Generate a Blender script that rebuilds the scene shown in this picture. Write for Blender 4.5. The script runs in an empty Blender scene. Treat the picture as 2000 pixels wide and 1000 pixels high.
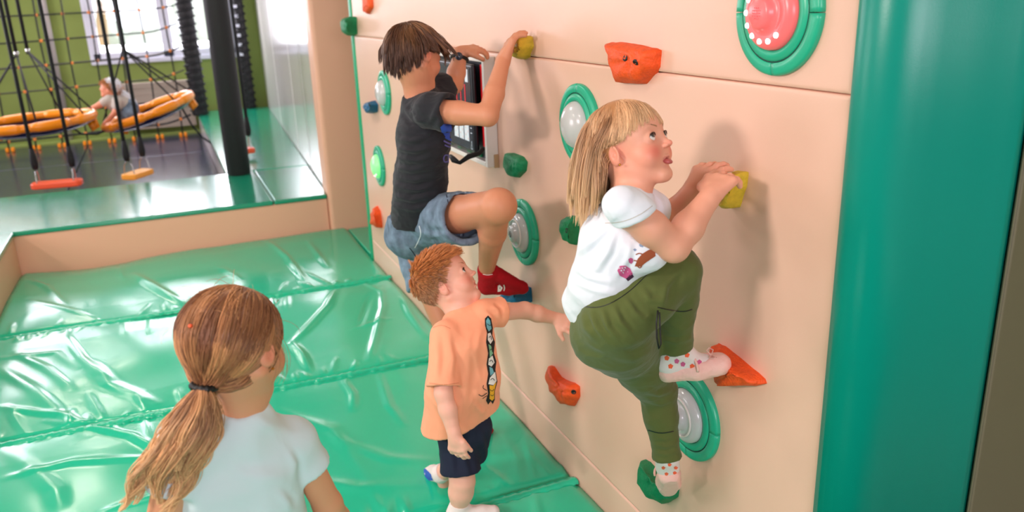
import bpy, bmesh, math, random
import numpy as np
from mathutils import Vector, Matrix, noise
from mathutils.bvhtree import BVHTree
random.seed(7); RNG = np.random.default_rng(11)
SC = bpy.context.scene
COL = SC.collection

# ------------------------------------------------------------------ camera
YAW, PITCH, ROLL, FPX = 0.39349209, 0.30685154, -0.03541442, 1589.08
CAM = np.array([-1.18425651, 0.0, 1.68])
def cam_axes():
    cy, sy, cp, sp = math.cos(YAW), math.sin(YAW), math.cos(PITCH), math.sin(PITCH)
    fw = np.array([sy*cp, cy*cp, -sp]); rt = np.array([cy, -sy, 0.0]); up = np.cross(rt, fw)
    cr, sr = math.cos(ROLL), math.sin(ROLL)
    return fw, cr*rt+sr*up, -sr*rt+cr*up
FW, RT, UP = cam_axes()
cd = bpy.data.cameras.new('camera'); cam = bpy.data.objects.new('camera', cd); COL.objects.link(cam)
cd.sensor_width = 36; cd.lens = FPX/2000*36; cd.clip_start = 0.05; cd.clip_end = 200
cam.matrix_world = Matrix(((RT[0], UP[0], -FW[0], CAM[0]), (RT[1], UP[1], -FW[1], CAM[1]), (RT[2], UP[2], -FW[2], CAM[2]), (0, 0, 0, 1)))
cd.dof.use_dof = True; cd.dof.focus_distance = 2.1; cd.dof.aperture_fstop = 3.2
SC.camera = cam

# ------------------------------------------------------------------ world, lights, exposure
SC.view_settings.view_transform = 'Standard'; SC.view_settings.look = 'None'
SC.view_settings.gamma = 1.0; SC.view_settings.use_curve_mapping = False
SC.view_settings.exposure = -1.15
w = bpy.data.worlds.new('world'); SC.world = w; w.use_nodes = True
bg = w.node_tree.nodes['Background']; bg.inputs[0].default_value = (0.90, 0.93, 1.0, 1); bg.inputs[1].default_value = 6.0
def area(name, loc, target, sx, sy, power, col):
    l = bpy.data.lights.new(name, 'AREA'); l.shape = 'RECTANGLE'; l.size = sx; l.size_y = sy; l.energy = power; l.color = col
    o = bpy.data.objects.new(name, l); COL.objects.link(o); o.location = loc
    o.rotation_euler = (Vector(target)-Vector(loc)).to_track_quat('-Z', 'Y').to_euler()
    return o
area('side_light', (-4.5, 0.75, 2.62), (0, 1.7, 1.15), 0.8, 0.40, 225, (1.0, 0.86, 0.82))
area('side_light', (-4.9, 4.2, 1.7), (0, 4.9, 1.0), 1.8, 1.3, 100, (1.0, 0.86, 0.90))
area('side_light', (-4.9, 9.4, 1.9), (0, 9.0, 1.3), 2.2, 1.4, 240, (0.98, 0.90, 1.0))  # added fill to brighten the white side wall, from no known source
area('rear_window_light', (-1.6, -3.3, 2.2), (-0.9, 3.5, 0.9), 2.2, 1.1, 250, (0.98, 0.87, 0.98))
area('back_window_light', (-1.04, 12.6, 1.95), (-1.04, 6.0, 0.9), 1.75, 1.6, 240, (0.94, 0.90, 1.0))
area('back_window_light', (-3.5, 12.6, 2.5), (-2.2, 6.0, 0.5), 2.4, 0.9, 180, (0.94, 0.90, 1.0))

# ------------------------------------------------------------------ helpers
def at(px, py, d): return CAM + d*(FW + RT*(px-1000)/FPX - UP*(py-500)/FPX)     # a point seen at px, py, d metres deep
def on(px, py, ax, v):                                                           # where that line of sight meets a plane
    d = FW + RT*(px-1000)/FPX - UP*(py-500)/FPX
    return CAM + (v-CAM[ax])/d[ax]*d
def V(*a): return np.array(a, float)
def nrm(v): v = np.asarray(v, float); return v/np.linalg.norm(v)
def lin(r, g, b):
    return tuple(((c/255)/12.92 if c/255 <= 0.04045 else ((c/255+0.055)/1.055)**2.4) for c in (r, g, b))
MATS = {}
def mat(name, col=None, rough=0.5, spec=0.5, bump=0, bscale=200, bdist=0.002, attr=None, emit=None, estr=1, metal=0, trans=0, sss=0, coat=0, sheen=0, var=0, vscale=3, alpha=1, stretch=None, brough=None):
    m = bpy.data.materials.new(name); m.use_nodes = True; nt = m.node_tree; b = nt.nodes['Principled BSDF']; MATS[name] = m
    N, L = nt.nodes, nt.links
    b.inputs['Roughness'].default_value = rough; b.inputs['Specular IOR Level'].default_value = spec
    b.inputs['Metallic'].default_value = metal; b.inputs['Transmission Weight'].default_value = trans
    b.inputs['Coat Weight'].default_value = coat; b.inputs['Coat Roughness'].default_value = 0.12
    b.inputs['Sheen Weight'].default_value = sheen; b.inputs['Alpha'].default_value = alpha
    if col is not None: b.inputs['Base Color'].default_value = (*col, 1)
    src = None
    if attr:
        a = N.new('ShaderNodeAttribute'); a.attribute_name = attr; src = a.outputs['Color']
    tc = N.new('ShaderNodeTexCoord')
    if var:
        nz = N.new('ShaderNodeTexNoise'); nz.inputs['Scale'].default_value = vscale; nz.inputs['Detail'].default_value = 5
        L.new(tc.outputs['Object'], nz.inputs['Vector'])
        mr = N.new('ShaderNodeMapRange'); mr.inputs[1].default_value = .3; mr.inputs[2].default_value = .7; mr.inputs[3].default_value = 1-var; mr.inputs[4].default_value = 1+var
        L.new(nz.outputs[0], mr.inputs[0])
        mx = N.new('ShaderNodeVectorMath'); mx.operation = 'SCALE'
        if src: L.new(src, mx.inputs[0])
        else: mx.inputs[0].default_value = col
        L.new(mr.outputs[0], mx.inputs['Scale']); src = mx.outputs[0]
    if src: L.new(src, b.inputs['Base Color'])
    if bump:
        nz = N.new('ShaderNodeTexNoise'); nz.inputs['Scale'].default_value = bscale; nz.inputs['Detail'].default_value = 4
        if stretch:
            mp = N.new('ShaderNodeMapping'); mp.inputs['Scale'].default_value = stretch
            L.new(tc.outputs['Object'], mp.inputs[0]); L.new(mp.outputs[0], nz.inputs['Vector'])
        else: L.new(tc.outputs['Object'], nz.inputs['Vector'])
        bp = N.new('ShaderNodeBump'); bp.inputs['Strength'].default_value = bump; bp.inputs['Distance'].default_value = bdist
        L.new(nz.outputs[0], bp.inputs['Height']); L.new(bp.outputs[0], b.inputs['Normal'])
    if emit: b.inputs['Emission Color'].default_value = (*emit, 1); b.inputs['Emission Strength'].default_value = estr
    if sss:
        b.inputs['Subsurface Weight'].default_value = sss; b.inputs['Subsurface Radius'].default_value = (1, .35, .2); b.inputs['Subsurface Scale'].default_value = 0.008
    return m
def tag(o, label=None, cat=None, group=None, kind=None):
    if label: o['label'] = label
    if cat: o['category'] = cat
    if group: o['group'] = group
    if kind: o['kind'] = kind
    return o
def empty(name, loc=(0, 0, 0)):
    o = bpy.data.objects.new(name, None); COL.objects.link(o); o.location = Vector(loc); o.empty_display_size = .05
    return o
def link(name, me, m, parent=None):
    o = bpy.data.objects.new(name, me); COL.objects.link(o)
    if m is not None:
        for mm in (m if isinstance(m, (list, tuple)) else [m]): me.materials.append(mm)
    if parent is not None:
        o.parent = parent; o.matrix_parent_inverse = Matrix.Translation(parent.location).inverted() if parent.parent is None else parent.matrix_parent_inverse @ Matrix.Identity(4)
        if parent.parent is not None: o.matrix_parent_inverse = Matrix.Identity(4)
    return o
def from_np(name, verts, quads, m, parent=None, cols=None, smooth=True):
    me = bpy.data.meshes.new(name); n = len(verts); k = quads.shape[1] if len(quads) else 4
    me.vertices.add(n); me.vertices.foreach_set('co', np.asarray(verts, np.float32).ravel())
    me.loops.add(len(quads)*k); me.loops.foreach_set('vertex_index', quads.astype(np.int32).ravel())
    me.polygons.add(len(quads)); me.polygons.foreach_set('loop_start', np.arange(len(quads), dtype=np.int32)*k)
    me.polygons.foreach_set('use_smooth', np.full(len(quads), smooth))
    if cols is not None:
        a = me.color_attributes.new('col', 'FLOAT_COLOR', 'POINT'); c = np.ones((n, 4), np.float32); c[:, :3] = cols; a.data.foreach_set('color', c.ravel())
    me.update(calc_edges=True); me.validate()
    return link(name, me, m, parent)
def bm_obj(name, bm, m, parent=None, smooth=False, wn=False):
    bmesh.ops.recalc_face_normals(bm, faces=bm.faces)
    me = bpy.data.meshes.new(name); bm.to_mesh(me); bm.free()
    if smooth:
        me.polygons.foreach_set('use_smooth', [True]*len(me.polygons))
    o = link(name, me, m, parent)
    if wn:
        md = o.modifiers.new('normals', 'WEIGHTED_NORMAL'); md.weight = 100
    return o
def box_bm(lo, hi, bev=0.0, seg=2, bm=None):
    b = bmesh.new(); bmesh.ops.create_cube(b, size=1)
    for v in b.verts: v.co = Vector([(lo[i]+hi[i])/2 + v.co[i]*(hi[i]-lo[i]) for i in range(3)])
    if bev: bmesh.ops.bevel(b, geom=b.edges[:], offset=bev, segments=seg, affect='EDGES', profile=.5)
    if bm is None: return b
    me = bpy.data.meshes.new('t'); b.to_mesh(me); b.free(); bm.from_mesh(me); bpy.data.meshes.remove(me); return bm
def box(name, lo, hi, m, parent=None, bev=0.0, seg=2, smooth=True):
    return bm_obj(name, box_bm(lo, hi, bev, seg), m, parent, smooth=bool(bev) and smooth, wn=bool(bev))
def tube(name, pts, r, m, parent=None, n=8, closed=False):
    """a rope, pipe or rim through pts; r is one radius or one per point"""
    P = np.array([np.asarray(p, float) for p in pts]); K = len(P)
    rr = np.full(K, r, float) if np.isscalar(r) else np.asarray(r, float)
    if closed: T = np.roll(P, -1, 0)-np.roll(P, 1, 0)
    else: T = np.gradient(P, axis=0)
    T /= np.linalg.norm(T, axis=1)[:, None]+1e-12
    ref = np.array([0, 0, 1.0]) if abs(T[0, 2]) < .9 else np.array([1.0, 0, 0])
    A = np.zeros_like(P); a = np.cross(T[0], ref); a /= np.linalg.norm(a)
    for i in range(K):
        a = a-T[i]*(a@T[i]); a /= np.linalg.norm(a); A[i] = a
    B = np.cross(T, A); th = np.arange(n)*2*math.pi/n
    Vv = (P[:, None]+rr[:, None, None]*(A[:, None]*np.cos(th)[None, :, None]+B[:, None]*np.sin(th)[None, :, None])).reshape(-1, 3)
    q = []
    for i in range(K if closed else K-1):
        for j in range(n):
            i2, j2 = (i+1) % K, (j+1) % n
            q.append((i*n+j, i*n+j2, i2*n+j2, i2*n+j))
    bm = bmesh.new(); vs = [bm.verts.new(v) for v in Vv]
    for f in q: bm.faces.new([vs[k] for k in f])
    if not closed: bm.faces.new(vs[:n][::-1]); bm.faces.new(vs[-n:])
    return bm_obj(name, bm, m, parent, smooth=True)
def lathe(name, prof, cen, axis, m, parent=None, n=48, a0=0, a1=2*math.pi, smooth=True, col=None):
    """prof: (radius, height along axis) pairs spun about axis"""
    ax = nrm(axis); t = nrm(np.cross(ax, (0, 0, 1.0))) if abs(ax[2]) < .9 else V(1, 0, 0); b = np.cross(ax, t)
    full = abs(a1-a0-2*math.pi) < 1e-6
    ths = np.linspace(a0, a1, n, endpoint=not full); K = len(prof)
    bm = bmesh.new(); rings = []
    for th in ths:
        e = t*math.cos(th)+b*math.sin(th)
        rings.append([bm.verts.new(V(*cen)+ax*h+e*r) for r, h in prof])
    for i in range(len(ths) if full else len(ths)-1):
        i2 = (i+1) % len(ths)
        for k in range(K-1): bm.faces.new((rings[i][k], rings[i2][k], rings[i2][k+1], rings[i][k+1]))
    if not full: bm.faces.new(rings[0]); bm.faces.new(rings[-1][::-1])
    bmesh.ops.remove_doubles(bm, verts=bm.verts, dist=1e-5)
    return bm_obj(name, bm, m, parent, smooth=smooth)
def prism(name, poly, z0, z1, m, parent=None, bev=0, smooth=True, seg=3):
    bm = bmesh.new(); lo = [bm.verts.new((x, y, z0)) for x, y in poly]; hi = [bm.verts.new((x, y, z1)) for x, y in poly]; n = len(poly)
    bm.faces.new(lo); bm.faces.new(hi)
    for i in range(n): bm.faces.new((lo[i], lo[(i+1) % n], hi[(i+1) % n], hi[i]))
    if bev: bmesh.ops.bevel(bm, geom=bm.edges[:], offset=bev, segments=seg, affect='EDGES', profile=.5)
    return bm_obj(name, bm, m, parent, smooth=smooth and bool(bev), wn=bool(bev))

# ------------------------------------------------------------------ materials
GREEN = lin(10, 158, 112); PEACH = lin(236, 196, 160)
mat('mat_green', lin(30, 192, 150), .20, .42, bump=.12, bscale=420, bdist=.001, coat=.22)
mat('pad_green', lin(0, 138, 120), .30, .35, bump=.25, bscale=500, bdist=.0006)
mat('edge_green', lin(0, 165, 115), .4, .4)
mat('ledge_green', lin(6, 150, 112), .24, .6, bump=.1, bscale=300, bdist=.001, coat=.5)
mat('wall_vinyl', lin(232, 190, 167), .36, .45, bump=.3, bscale=420, bdist=.0006, var=.02, vscale=2)
mat('beige_vinyl', lin(240, 184, 154), .42, .4, bump=.2, bscale=420, bdist=.0006)
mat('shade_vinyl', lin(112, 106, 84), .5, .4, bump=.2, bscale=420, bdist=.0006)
mat('white_gloss', lin(242, 236, 236), .16, .6, coat=.4)
mat('navy', lin(22, 26, 62), .22, .6, coat=.4)
mat('navy_seam', lin(10, 12, 26), .5, .4)
mat('green_paint', lin(140, 158, 84), .8, .3, var=.04)
mat('room_paint', lin(168, 160, 150), .8, .3)
mat('window_white', lin(226, 230, 244), .4, .5)
mat('glass', (1, 1, 1), .02, .5, trans=1.0)
mat('black_rope', lin(26, 27, 30), .7, .4, bump=.6, bscale=300)
mat('grey_rope', lin(70, 70, 62), .8, .3, bump=.6, bscale=300)
mat('black_foam', lin(30, 29, 31), .55, .4, bump=.3, bscale=300)
mat('black_plastic', lin(18, 20, 24), .3, .5)
mat('orange_vinyl', lin(250, 148, 10), .3, .5)
mat('connector', lin(226, 130, 50), .4, .5)
mat('seat_red', lin(250, 98, 58), .4, .5)
mat('seat_yellow', lin(255, 176, 62), .4, .5)
mat('steel', lin(190, 190, 190), .25, .5, metal=.9)
mat('pipe_grey', lin(176, 170, 165), .4, .5)
mat('radiator', lin(178, 165, 150), .5, .4)
for k, c in dict(orange=(238, 86, 26), yellow=(214, 182, 50), green=(12, 128, 80), blue=(14, 98, 140)).items():
    mat('hold_'+k, lin(*c), .55, .4, bump=.9, bscale=160, bdist=.003, var=.12, vscale=60)
mat('hole', (.01, .01, .01), .5)
mat('bolt', lin(150, 150, 150), .35, metal=.8)
mat('ring_green', lin(34, 176, 136), .34, .5)
mat('seam_dark', lin(8, 60, 50), .6)
mat('dome_white', lin(225, 228, 228), .22, .5, trans=.25, coat=.3)
mat('dome_clear', lin(235, 238, 238), .12, .5, trans=.5)
mat('dome_pink', lin(240, 110, 110), .3, .5, emit=lin(255, 100, 105), estr=.55)
mat('dome_lit_green', lin(160, 240, 170), .3, .5, emit=lin(110, 255, 120), estr=1.0)
mat('led', (1, 1, 1), .3, emit=(1, .93, .85), estr=3.5)
mat('frame_white', lin(232, 226, 220), .35, .5)
mat('screen_dark', lin(40, 52, 68), .25, .5, coat=.3)
mat('screen_edge', lin(16, 20, 28), .3, .5)
mat('red_stripe', lin(225, 24, 36), .4, emit=lin(225, 20, 34), estr=.25)
mat('screen_light', lin(215, 225, 232), .4, emit=lin(190, 205, 220), estr=.35)
mat('wood_tan', lin(196, 160, 120), .5)
mat('skin', None, .48, .4, attr='col', sss=.12, bump=.08, bscale=350, bdist=.0006)
mat('hair', None, .42, .5, attr='col')
mat('eye', None, .08, .6, attr='col', coat=.5)
mat('lash', lin(60, 38, 28), .6)
mat('cloth_white', lin(232, 238, 246), .85, .2, bump=.25, bscale=700, bdist=.0006, sheen=.1)
mat('cloth_black', lin(38, 39, 44), .85, .25, bump=.4, bscale=600, bdist=.0008, sheen=.1)
mat('cloth_peach', lin(255, 172, 134), .85, .2, bump=.3, bscale=700, bdist=.0006, sheen=.1)
mat('cloth_mint', lin(214, 232, 236), .85, .2, bump=.25, bscale=700, bdist=.0006, sheen=.1)
mat('cloth_olive', lin(88, 98, 48), .8, .25, bump=.3, bscale=600, bdist=.0007, sheen=.15)
mat('denim', lin(116, 136, 156), .85, .25, bump=.8, bscale=500, bdist=.0012, var=.42, vscale=20)
mat('navy_cloth', lin(34, 40, 60), .85, .25, bump=.4, bscale=600, bdist=.0008)
mat('grey_cloth', lin(196, 190, 180), .85, .2)
mat('sock_red', lin(176, 22, 34), .85, .2, bump=.6, bscale=500, bdist=.001)
mat('sock_white', lin(232, 222, 218), .85, .2, bump=.5, bscale=500, bdist=.001)
mat('shoe_pink', lin(244, 196, 184), .6, .3, bump=.3, bscale=300, bdist=.001)
mat('sock_blue', lin(60, 100, 190), .85, .2)
mat('band_black', lin(14, 14, 16), .5)
mat('gold', lin(230, 180, 80), .25, metal=1)
mat('pink_print', lin(206, 90, 140), .8); mat('brown_print', lin(150, 74, 40), .8); mat('plum_print', lin(70, 30, 60), .8); mat('blue_grey_print', lin(140, 160, 190), .8)
mat('ink', lin(20, 20, 24), .8); mat('print_blue', lin(110, 178, 190), .8); mat('print_green', lin(130, 190, 150), .8); mat('print_yellow', lin(245, 180, 40), .8)
mat('print_white', lin(235, 235, 230), .8); mat('logo_blue', lin(40, 84, 190), .7); mat('logo_violet', lin(96, 96, 170), .7)
mat('peach_seam', lin(226, 140, 104), .8); mat('stitch', lin(196, 150, 96), .8); mat('stitch_light', lin(205, 215, 225), .8)
mat('tongue', lin(178, 84, 82), .3, .5); mat('ceiling_paint', lin(172, 165, 158), .8)
mat('lamp_panel', (1, 1, 1), .5, emit=(1, .95, .88), estr=6.0)
mat('sky_leaf', lin(222, 228, 216), .8)
M = MATS

# ------------------------------------------------------------------ setting
XL = -2.26
def S(name, o): o.name = name; tag(o, kind='structure'); return o
S('floor', box('floor', (-5.2, -4, -0.20), (1.6, 13, -0.09), M['room_paint']))
S('ceiling', box('ceiling', (-5.2, -4, 3.1), (1.6, 13, 3.2), M['ceiling_paint']))
# wall with openings built from strips
def wall_x(name, x0, x1, holes, m):      # a wall along y at x0..x1 with (y0,y1,z0,z1) openings
    bm = bmesh.new(); ys = sorted({-4.0, 13.0} | {h[0] for h in holes} | {h[1] for h in holes})
    for a, b in zip(ys[:-1], ys[1:]):
        hh = [h for h in holes if h[0] <= a and h[1] >= b]
        if hh:
            box_bm((x0, a, -.2), (x1, b, hh[0][2]), bm=bm); box_bm((x0, a, hh[0][3]), (x1, b, 3.1), bm=bm)
        else: box_bm((x0, a, -.2), (x1, b, 3.1), bm=bm)
    return S(name, bm_obj(name, bm, m))
def wall_y(name, y0, y1, holes, m, xa=-5.2, xb=1.6):
    bm = bmesh.new(); xs = sorted({xa, xb} | {h[0] for h in holes} | {h[1] for h in holes})
    for a, b in zip(xs[:-1], xs[1:]):
        hh = [h for h in holes if h[0] <= a and h[1] >= b]
        if hh:
            box_bm((a, y0, -.2), (b, y1, hh[0][2]), bm=bm); box_bm((a, y0, hh[0][3]), (b, y1, 3.1), bm=bm)
        else: box_bm((a, y0, -.2), (b, y1, 3.1), bm=bm)
    return S(name, bm_obj(name, bm, m))
WB = [(-1.96, -0.12, 1.06, 2.75), (-4.8, -2.2, 2.02, 3.0)]
wall_y('wall_back', 12.7, 12.9, WB, M['green_paint'])
WL = [(0.0, 1.5, 2.25, 2.95), (3.2, 5.2, 1.0, 2.4), (8.2, 10.6, 1.1, 2.6)]
wall_x('wall_left', -5.2, -5.0, WL, M['room_paint'])
WR = [(-2.5, -0.3, 1.7, 2.8)]
wall_y('wall_front', -4.0, -3.8, WR, M['room_paint'])
S('wall_right', box('wall_right', (1.5, -4, -.2), (1.6, 13, 3.1), M['green_paint']))
def window(name, axis, c, a0, a1, z0, z1, sgn):
    """white framed two-light window; axis 'y' means the wall faces along y"""
    def B(nm, u0, u1, w0, w1, t0, t1, m, p):
        lo, hi = ((u0, c+min(t0*sgn, t1*sgn), w0), (u1, c+max(t0*sgn, t1*sgn), w1)) if axis == 'y' else ((c+min(t0*sgn, t1*sgn), u0, w0), (c+max(t0*sgn, t1*sgn), u1, w1))
        return box(nm, lo, hi, m, p, bev=.006)
    um = (a0+a1)/2 + .03
    e = empty(name, ((a0+a1)/2, c, z0) if axis == 'y' else (c, (a0+a1)/2, z0)); tag(e, kind='structure')
    f = .09
    for nm, u0, u1, w0, w1 in (('frame_side', a0, a0+f, z0, z1), ('frame_side', a1-f, a1, z0, z1), ('frame_rail', a0, a1, z0, z0+f), ('frame_rail', a0, a1, z1-f, z1), ('mullion', um-.07, um+.07, z0, z1)):
        B(nm, u0, u1, w0, w1, -.03, .05, M['window_white'], e)
    B('casing', a0-.04, a1+.04, z0-.06, z0, -.05, .02, M['window_white'], e)
    B('casing', a0-.05, a0, z0-.06, z1, -.03, .02, M['window_white'], e); B('casing', a1, a1+.05, z0-.06, z1, -.03, .02, M['window_white'], e)
    B('glass_pane', a0+f, um-.07, z0+f, z1-f, .012, .018, M['glass'], e); B('glass_pane', um+.07, a1-f, z0+f, z1-f, .012, .018, M['glass'], e)
    return e
window('window_1', 'y', 12.7, *WB[0], 1)
window('window_2', 'y', 12.7, *WB[1], 1)
window('window_3', 'x', -5.0, *WL[0], -1)
window('window_4', 'x', -5.0, *WL[1], -1)
window('added_window', 'x', -5.0, *WL[2], -1)  # added out of view, paired with the fill on the white side wall
window('window_6', 'y', -3.8, *WR[0], -1)

# ceiling lamps, out of the frame but lighting the room
for i, (x, y, p) in enumerate([(-1.9, 1.35, 30), (-1.5, 4.4, 58), (-3.3, 3.3, 24), (-2.6, -1.0, 12), (-2.4, 8.0, 44), (-2.4, 10.6, 44)]):
    l = empty('ceiling_lamp', (x, y, 3.1)); tag(l, 'square white ceiling panel lamp above the play area', 'lamp', 'ceiling panel lamps')
    box('housing', (x-.3, y-.3, 3.06), (x+.3, y+.3, 3.1), M['frame_white'], l)
    box('diffuser', (x-.27, y-.27, 3.05), (x+.27, y+.27, 3.062), M['lamp_panel'], l)
    a = area('lamp_light', (x, y, 3.03), (x, y, 0), .54, .54, p, (1.0, .87, .80)); a.parent = l; a.matrix_parent_inverse = Matrix.Translation(l.location).inverted()

# far left partition and side wall, column
sw = empty('side_wall_padding', (0, 6.6, .28)); tag(sw, 'glossy white padded side wall beside the raised green walkway', 'wall padding')
ax, ay, bx, by = -.105, 6.45, .235, 12.7
for t0, t1 in ((0, .13), (.135, .30), (.305, .62), (.625, 1)):
    p0 = (ax+(bx-ax)*t0, ay+(by-ay)*t0); p1 = (ax+(bx-ax)*t1, ay+(by-ay)*t1)
    prism('wall_pad', [p0, p1, (p1[0]+.06, p1[1]), (p0[0]+.06, p0[1])], .0, 3.09, M['white_gloss'], sw, bev=.008)
cl = prism('padded_column', [(-.125, 6.2), (.62, 6.2), (.62, 6.44), (-.125, 6.44)], -.09, 3.09, M['beige_vinyl'], bev=.035, seg=5)
tag(cl, 'tall beige padded column at the far end of the climbing wall', 'column')

# landing mats -----------------------------------------------------------
FOLDS = []
def fold(pts, h=.010, w=.014):       # a crease in the vinyl, along points on the floor
    P = [np.array(on(x, y, 2, 0)[:2]) for x, y in pts]; FOLDS.append((np.array(P), h, w))
for pts, h, w in [
    ([(125, 652), (160, 700), (215, 748), (300, 785)], .020, .030), ([(140, 655), (195, 735), (270, 775)], -.008, .02),
    ([(745, 560), (748, 600), (735, 650), (722, 700)], .016, .020), ([(655, 565), (640, 600), (600, 640), (570, 668)], .016, .022),
    ([(570, 668), (590, 690), (605, 722)], .016, .020), ([(725, 575), (700, 640)], -.008, .02), ([(670, 740), (690, 770), (690, 800)], .012, .016),
    ([(785, 580), (800, 610), (835, 660)], .014, .018), ([(740, 725), (760, 790), (790, 830)], .008, .016),
    ([(520, 470), (560, 500), (600, 552)], .014, .02), ([(262, 535), (310, 565), (355, 590)], .018, .026), ([(55, 545), (90, 560), (130, 600)], .012, .02),
    ([(30, 690), (90, 720), (140, 760)], .012, .022), ([(0, 720), (60, 760), (170, 850)], .010, .03), ([(0, 700), (110, 690), (150, 720)], .008, .02), ([(60, 590), (180, 620)], .008, .02),
    ([(20, 935), (140, 905), (330, 890)], .010, .022), ([(0, 800), (120, 810), (300, 870)], .010, .02), ([(90, 820), (260, 850), (340, 905)], .012, .016),
    ([(640, 850), (760, 900), (860, 910)], .006, .03), ([(560, 930), (700, 960), (830, 950)], .006, .03), ([(690, 640), (760, 620)], .006, .02),
    ([(540, 800), (650, 840), (720, 940)], .006, .03), ([(230, 520), (240, 545)], .008, .02), ([(600, 470), (640, 520)], .01, .02), ([(430, 520), (470, 545)], .008, .02),
    ([(980, 850), (1010, 900), (1015, 950)], .006, .02), ([(0, 870), (110, 960), (120, 1000)], .008, .03), ([(200, 1000), (330, 960)], .008, .02)]:
    fold(pts, h, w)
r_ = random.Random(5)
SEAMS = [2.335, 3.60, 4.92]
for ys in SEAMS:                       # puckers running away from each seam
    for i in range(46):
        x = -2.2+2.2*i/46+r_.uniform(-.02, .02); sd = r_.choice((-1, 1)); ln = r_.choice((.06, .08, .12, .2, .34)); dx = r_.uniform(-.35, .35)*ln
        FOLDS.append((np.array([(x, ys+sd*.02), (x+dx*.5, ys+sd*ln*.5), (x+dx, ys+sd*ln)]), r_.uniform(.003, .009), r_.uniform(.007, .016)))
def mat_height(X, Y):
    Z = np.zeros_like(X)
    for P, h, w in FOLDS:
        lo = P.min(0)-3*w; hi = P.max(0)+3*w
        mk = (X > lo[0]) & (X < hi[0]) & (Y > lo[1]) & (Y < hi[1])
        if not mk.any(): continue
        x = X[mk]; y = Y[mk]; best = np.full(x.shape, 9.0); tt = np.zeros(x.shape); n = len(P)-1
        for i in range(n):
            a, b = P[i], P[i+1]; d = b-a; t = np.clip(((x-a[0])*d[0]+(y-a[1])*d[1])/(d@d+1e-9), 0, 1)
            dist = np.hypot(x-a[0]-t*d[0], y-a[1]-t*d[1]); u = dist < best; best = np.where(u, dist, best); tt = np.where(u, (i+t)/n, tt)
        Z[mk] += h*np.exp(-(best/w)**2)*np.sin(np.pi*np.clip(tt*.86+.07, 0, 1))
    for k, (fx, fy, ph, a) in enumerate([(2.1, 1.3, .3, .006), (4.7, 2.9, 1.9, .003), (3.1, -5.3, 4.0, .003), (9.0, 4.0, .7, .0012), (-6.0, 11.0, 2.2, .0012), (17, 9, 1.1, .0006)]):
        Z += a*np.sin(fx*X+fy*Y+ph+1.4*np.sin(1.7*Y+fx)+1.1*np.sin(2.3*X-fy))
    return Z
mat_desc = ['green vinyl floor mat nearest the camera, along the foot of the climbing wall', 'wrinkled green vinyl floor mat the boy in the peach shirt stands on',
            'creased green vinyl floor mat in the middle, behind the brown-haired girl', 'green vinyl floor mat farthest back, against the beige ledge']
edges = [-.6]+SEAMS+[6.24]
for i in range(4):
    y0, y1 = edges[i]+.001, edges[i+1]-.001; x0, x1 = XL, (-.003 if i < 3 else -.003)
    dx = .011; nx = int((x1-x0)/dx); ny = int((y1-y0)/(dx if i else .03))
    ys = np.linspace(y0, y1, ny); xs = np.linspace(x0, x1, nx); X, Y = np.meshgrid(xs, ys, indexing='ij')
    Z = mat_height(X, Y); ed = np.minimum(Y-y0, y1-Y); Z -= .030*np.exp(-(ed/.016)**2)*(1 if i else .6)
    ex = np.minimum(X-x0, x1-X); Z -= .016*np.exp(-(ex/.02)**2)
    Z += .012*np.clip(ed/.25, 0, 1)**.5-.010
    if i == 3: Z += .03*np.clip((Y-5.9)/.34, 0, 1)**2*(1-np.clip((X+1.6)/.5, 0, 1))*np.clip((X+2.3)/.5, 0, 1)*(-1)
    vv = np.stack([X, Y, Z], -1).reshape(-1, 3); idx = np.arange(nx*ny).reshape(nx, ny)
    q = np.stack([idx[:-1, :-1], idx[1:, :-1], idx[1:, 1:], idx[:-1, 1:]], -1).reshape(-1, 4)
    bo = np.concatenate([idx[:, 0], idx[-1, 1:], idx[-2::-1, -1], idx[0, -2:0:-1]]); nb = len(bo)     # skirt
    low = vv[bo].copy(); low[:, 2] = -.088; base = len(vv); vv = np.vstack([vv, low]); b2 = np.roll(np.arange(nb), -1)
    q = np.vstack([q, np.stack([bo, np.arange(nb)+base, b2+base, bo[b2]], -1)])
    o = from_np('floor_mat', vv, q, M['mat_green']); tag(o, mat_desc[i], 'mat', 'green floor mats')
    if i < 3:
        bm = bmesh.new(); n = 160; pr = None
        for k in range(n+1):        # the sewn flap lying along the seam
            x = x0+.002+(x1-x0-.004)*k/n; ww = .004*math.sin(k*1.7)+.003*math.sin(k*.61); z = .004+.002*math.sin(k*2.3)
            row = [bm.verts.new((x, y1-.052+ww, z-.012)), bm.verts.new((x, y1-.048+ww, z)), bm.verts.new((x, y1-.03, z+.003)), bm.verts.new((x, y1-.006, z-.004)), bm.verts.new((x, y1-.002, z-.02))]
            if pr:
                for a in range(4): bm.faces.new((pr[a], row[a], row[a+1], pr[a+1]))
            pr = row
        so = bm_obj('seam_flap', bm, M['mat_green'], o, smooth=True)
# the stretch of mat behind the end of the climbing wall
o = prism('floor_mat', [(.0, 5.44), (.55, 5.44), (.55, 6.19), (.0, 6.19)], -.088, -.004, M['mat_green'], bev=.01); tag(o, 'small green floor mat tucked behind the end of the climbing wall', 'mat', 'green floor mats')

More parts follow.
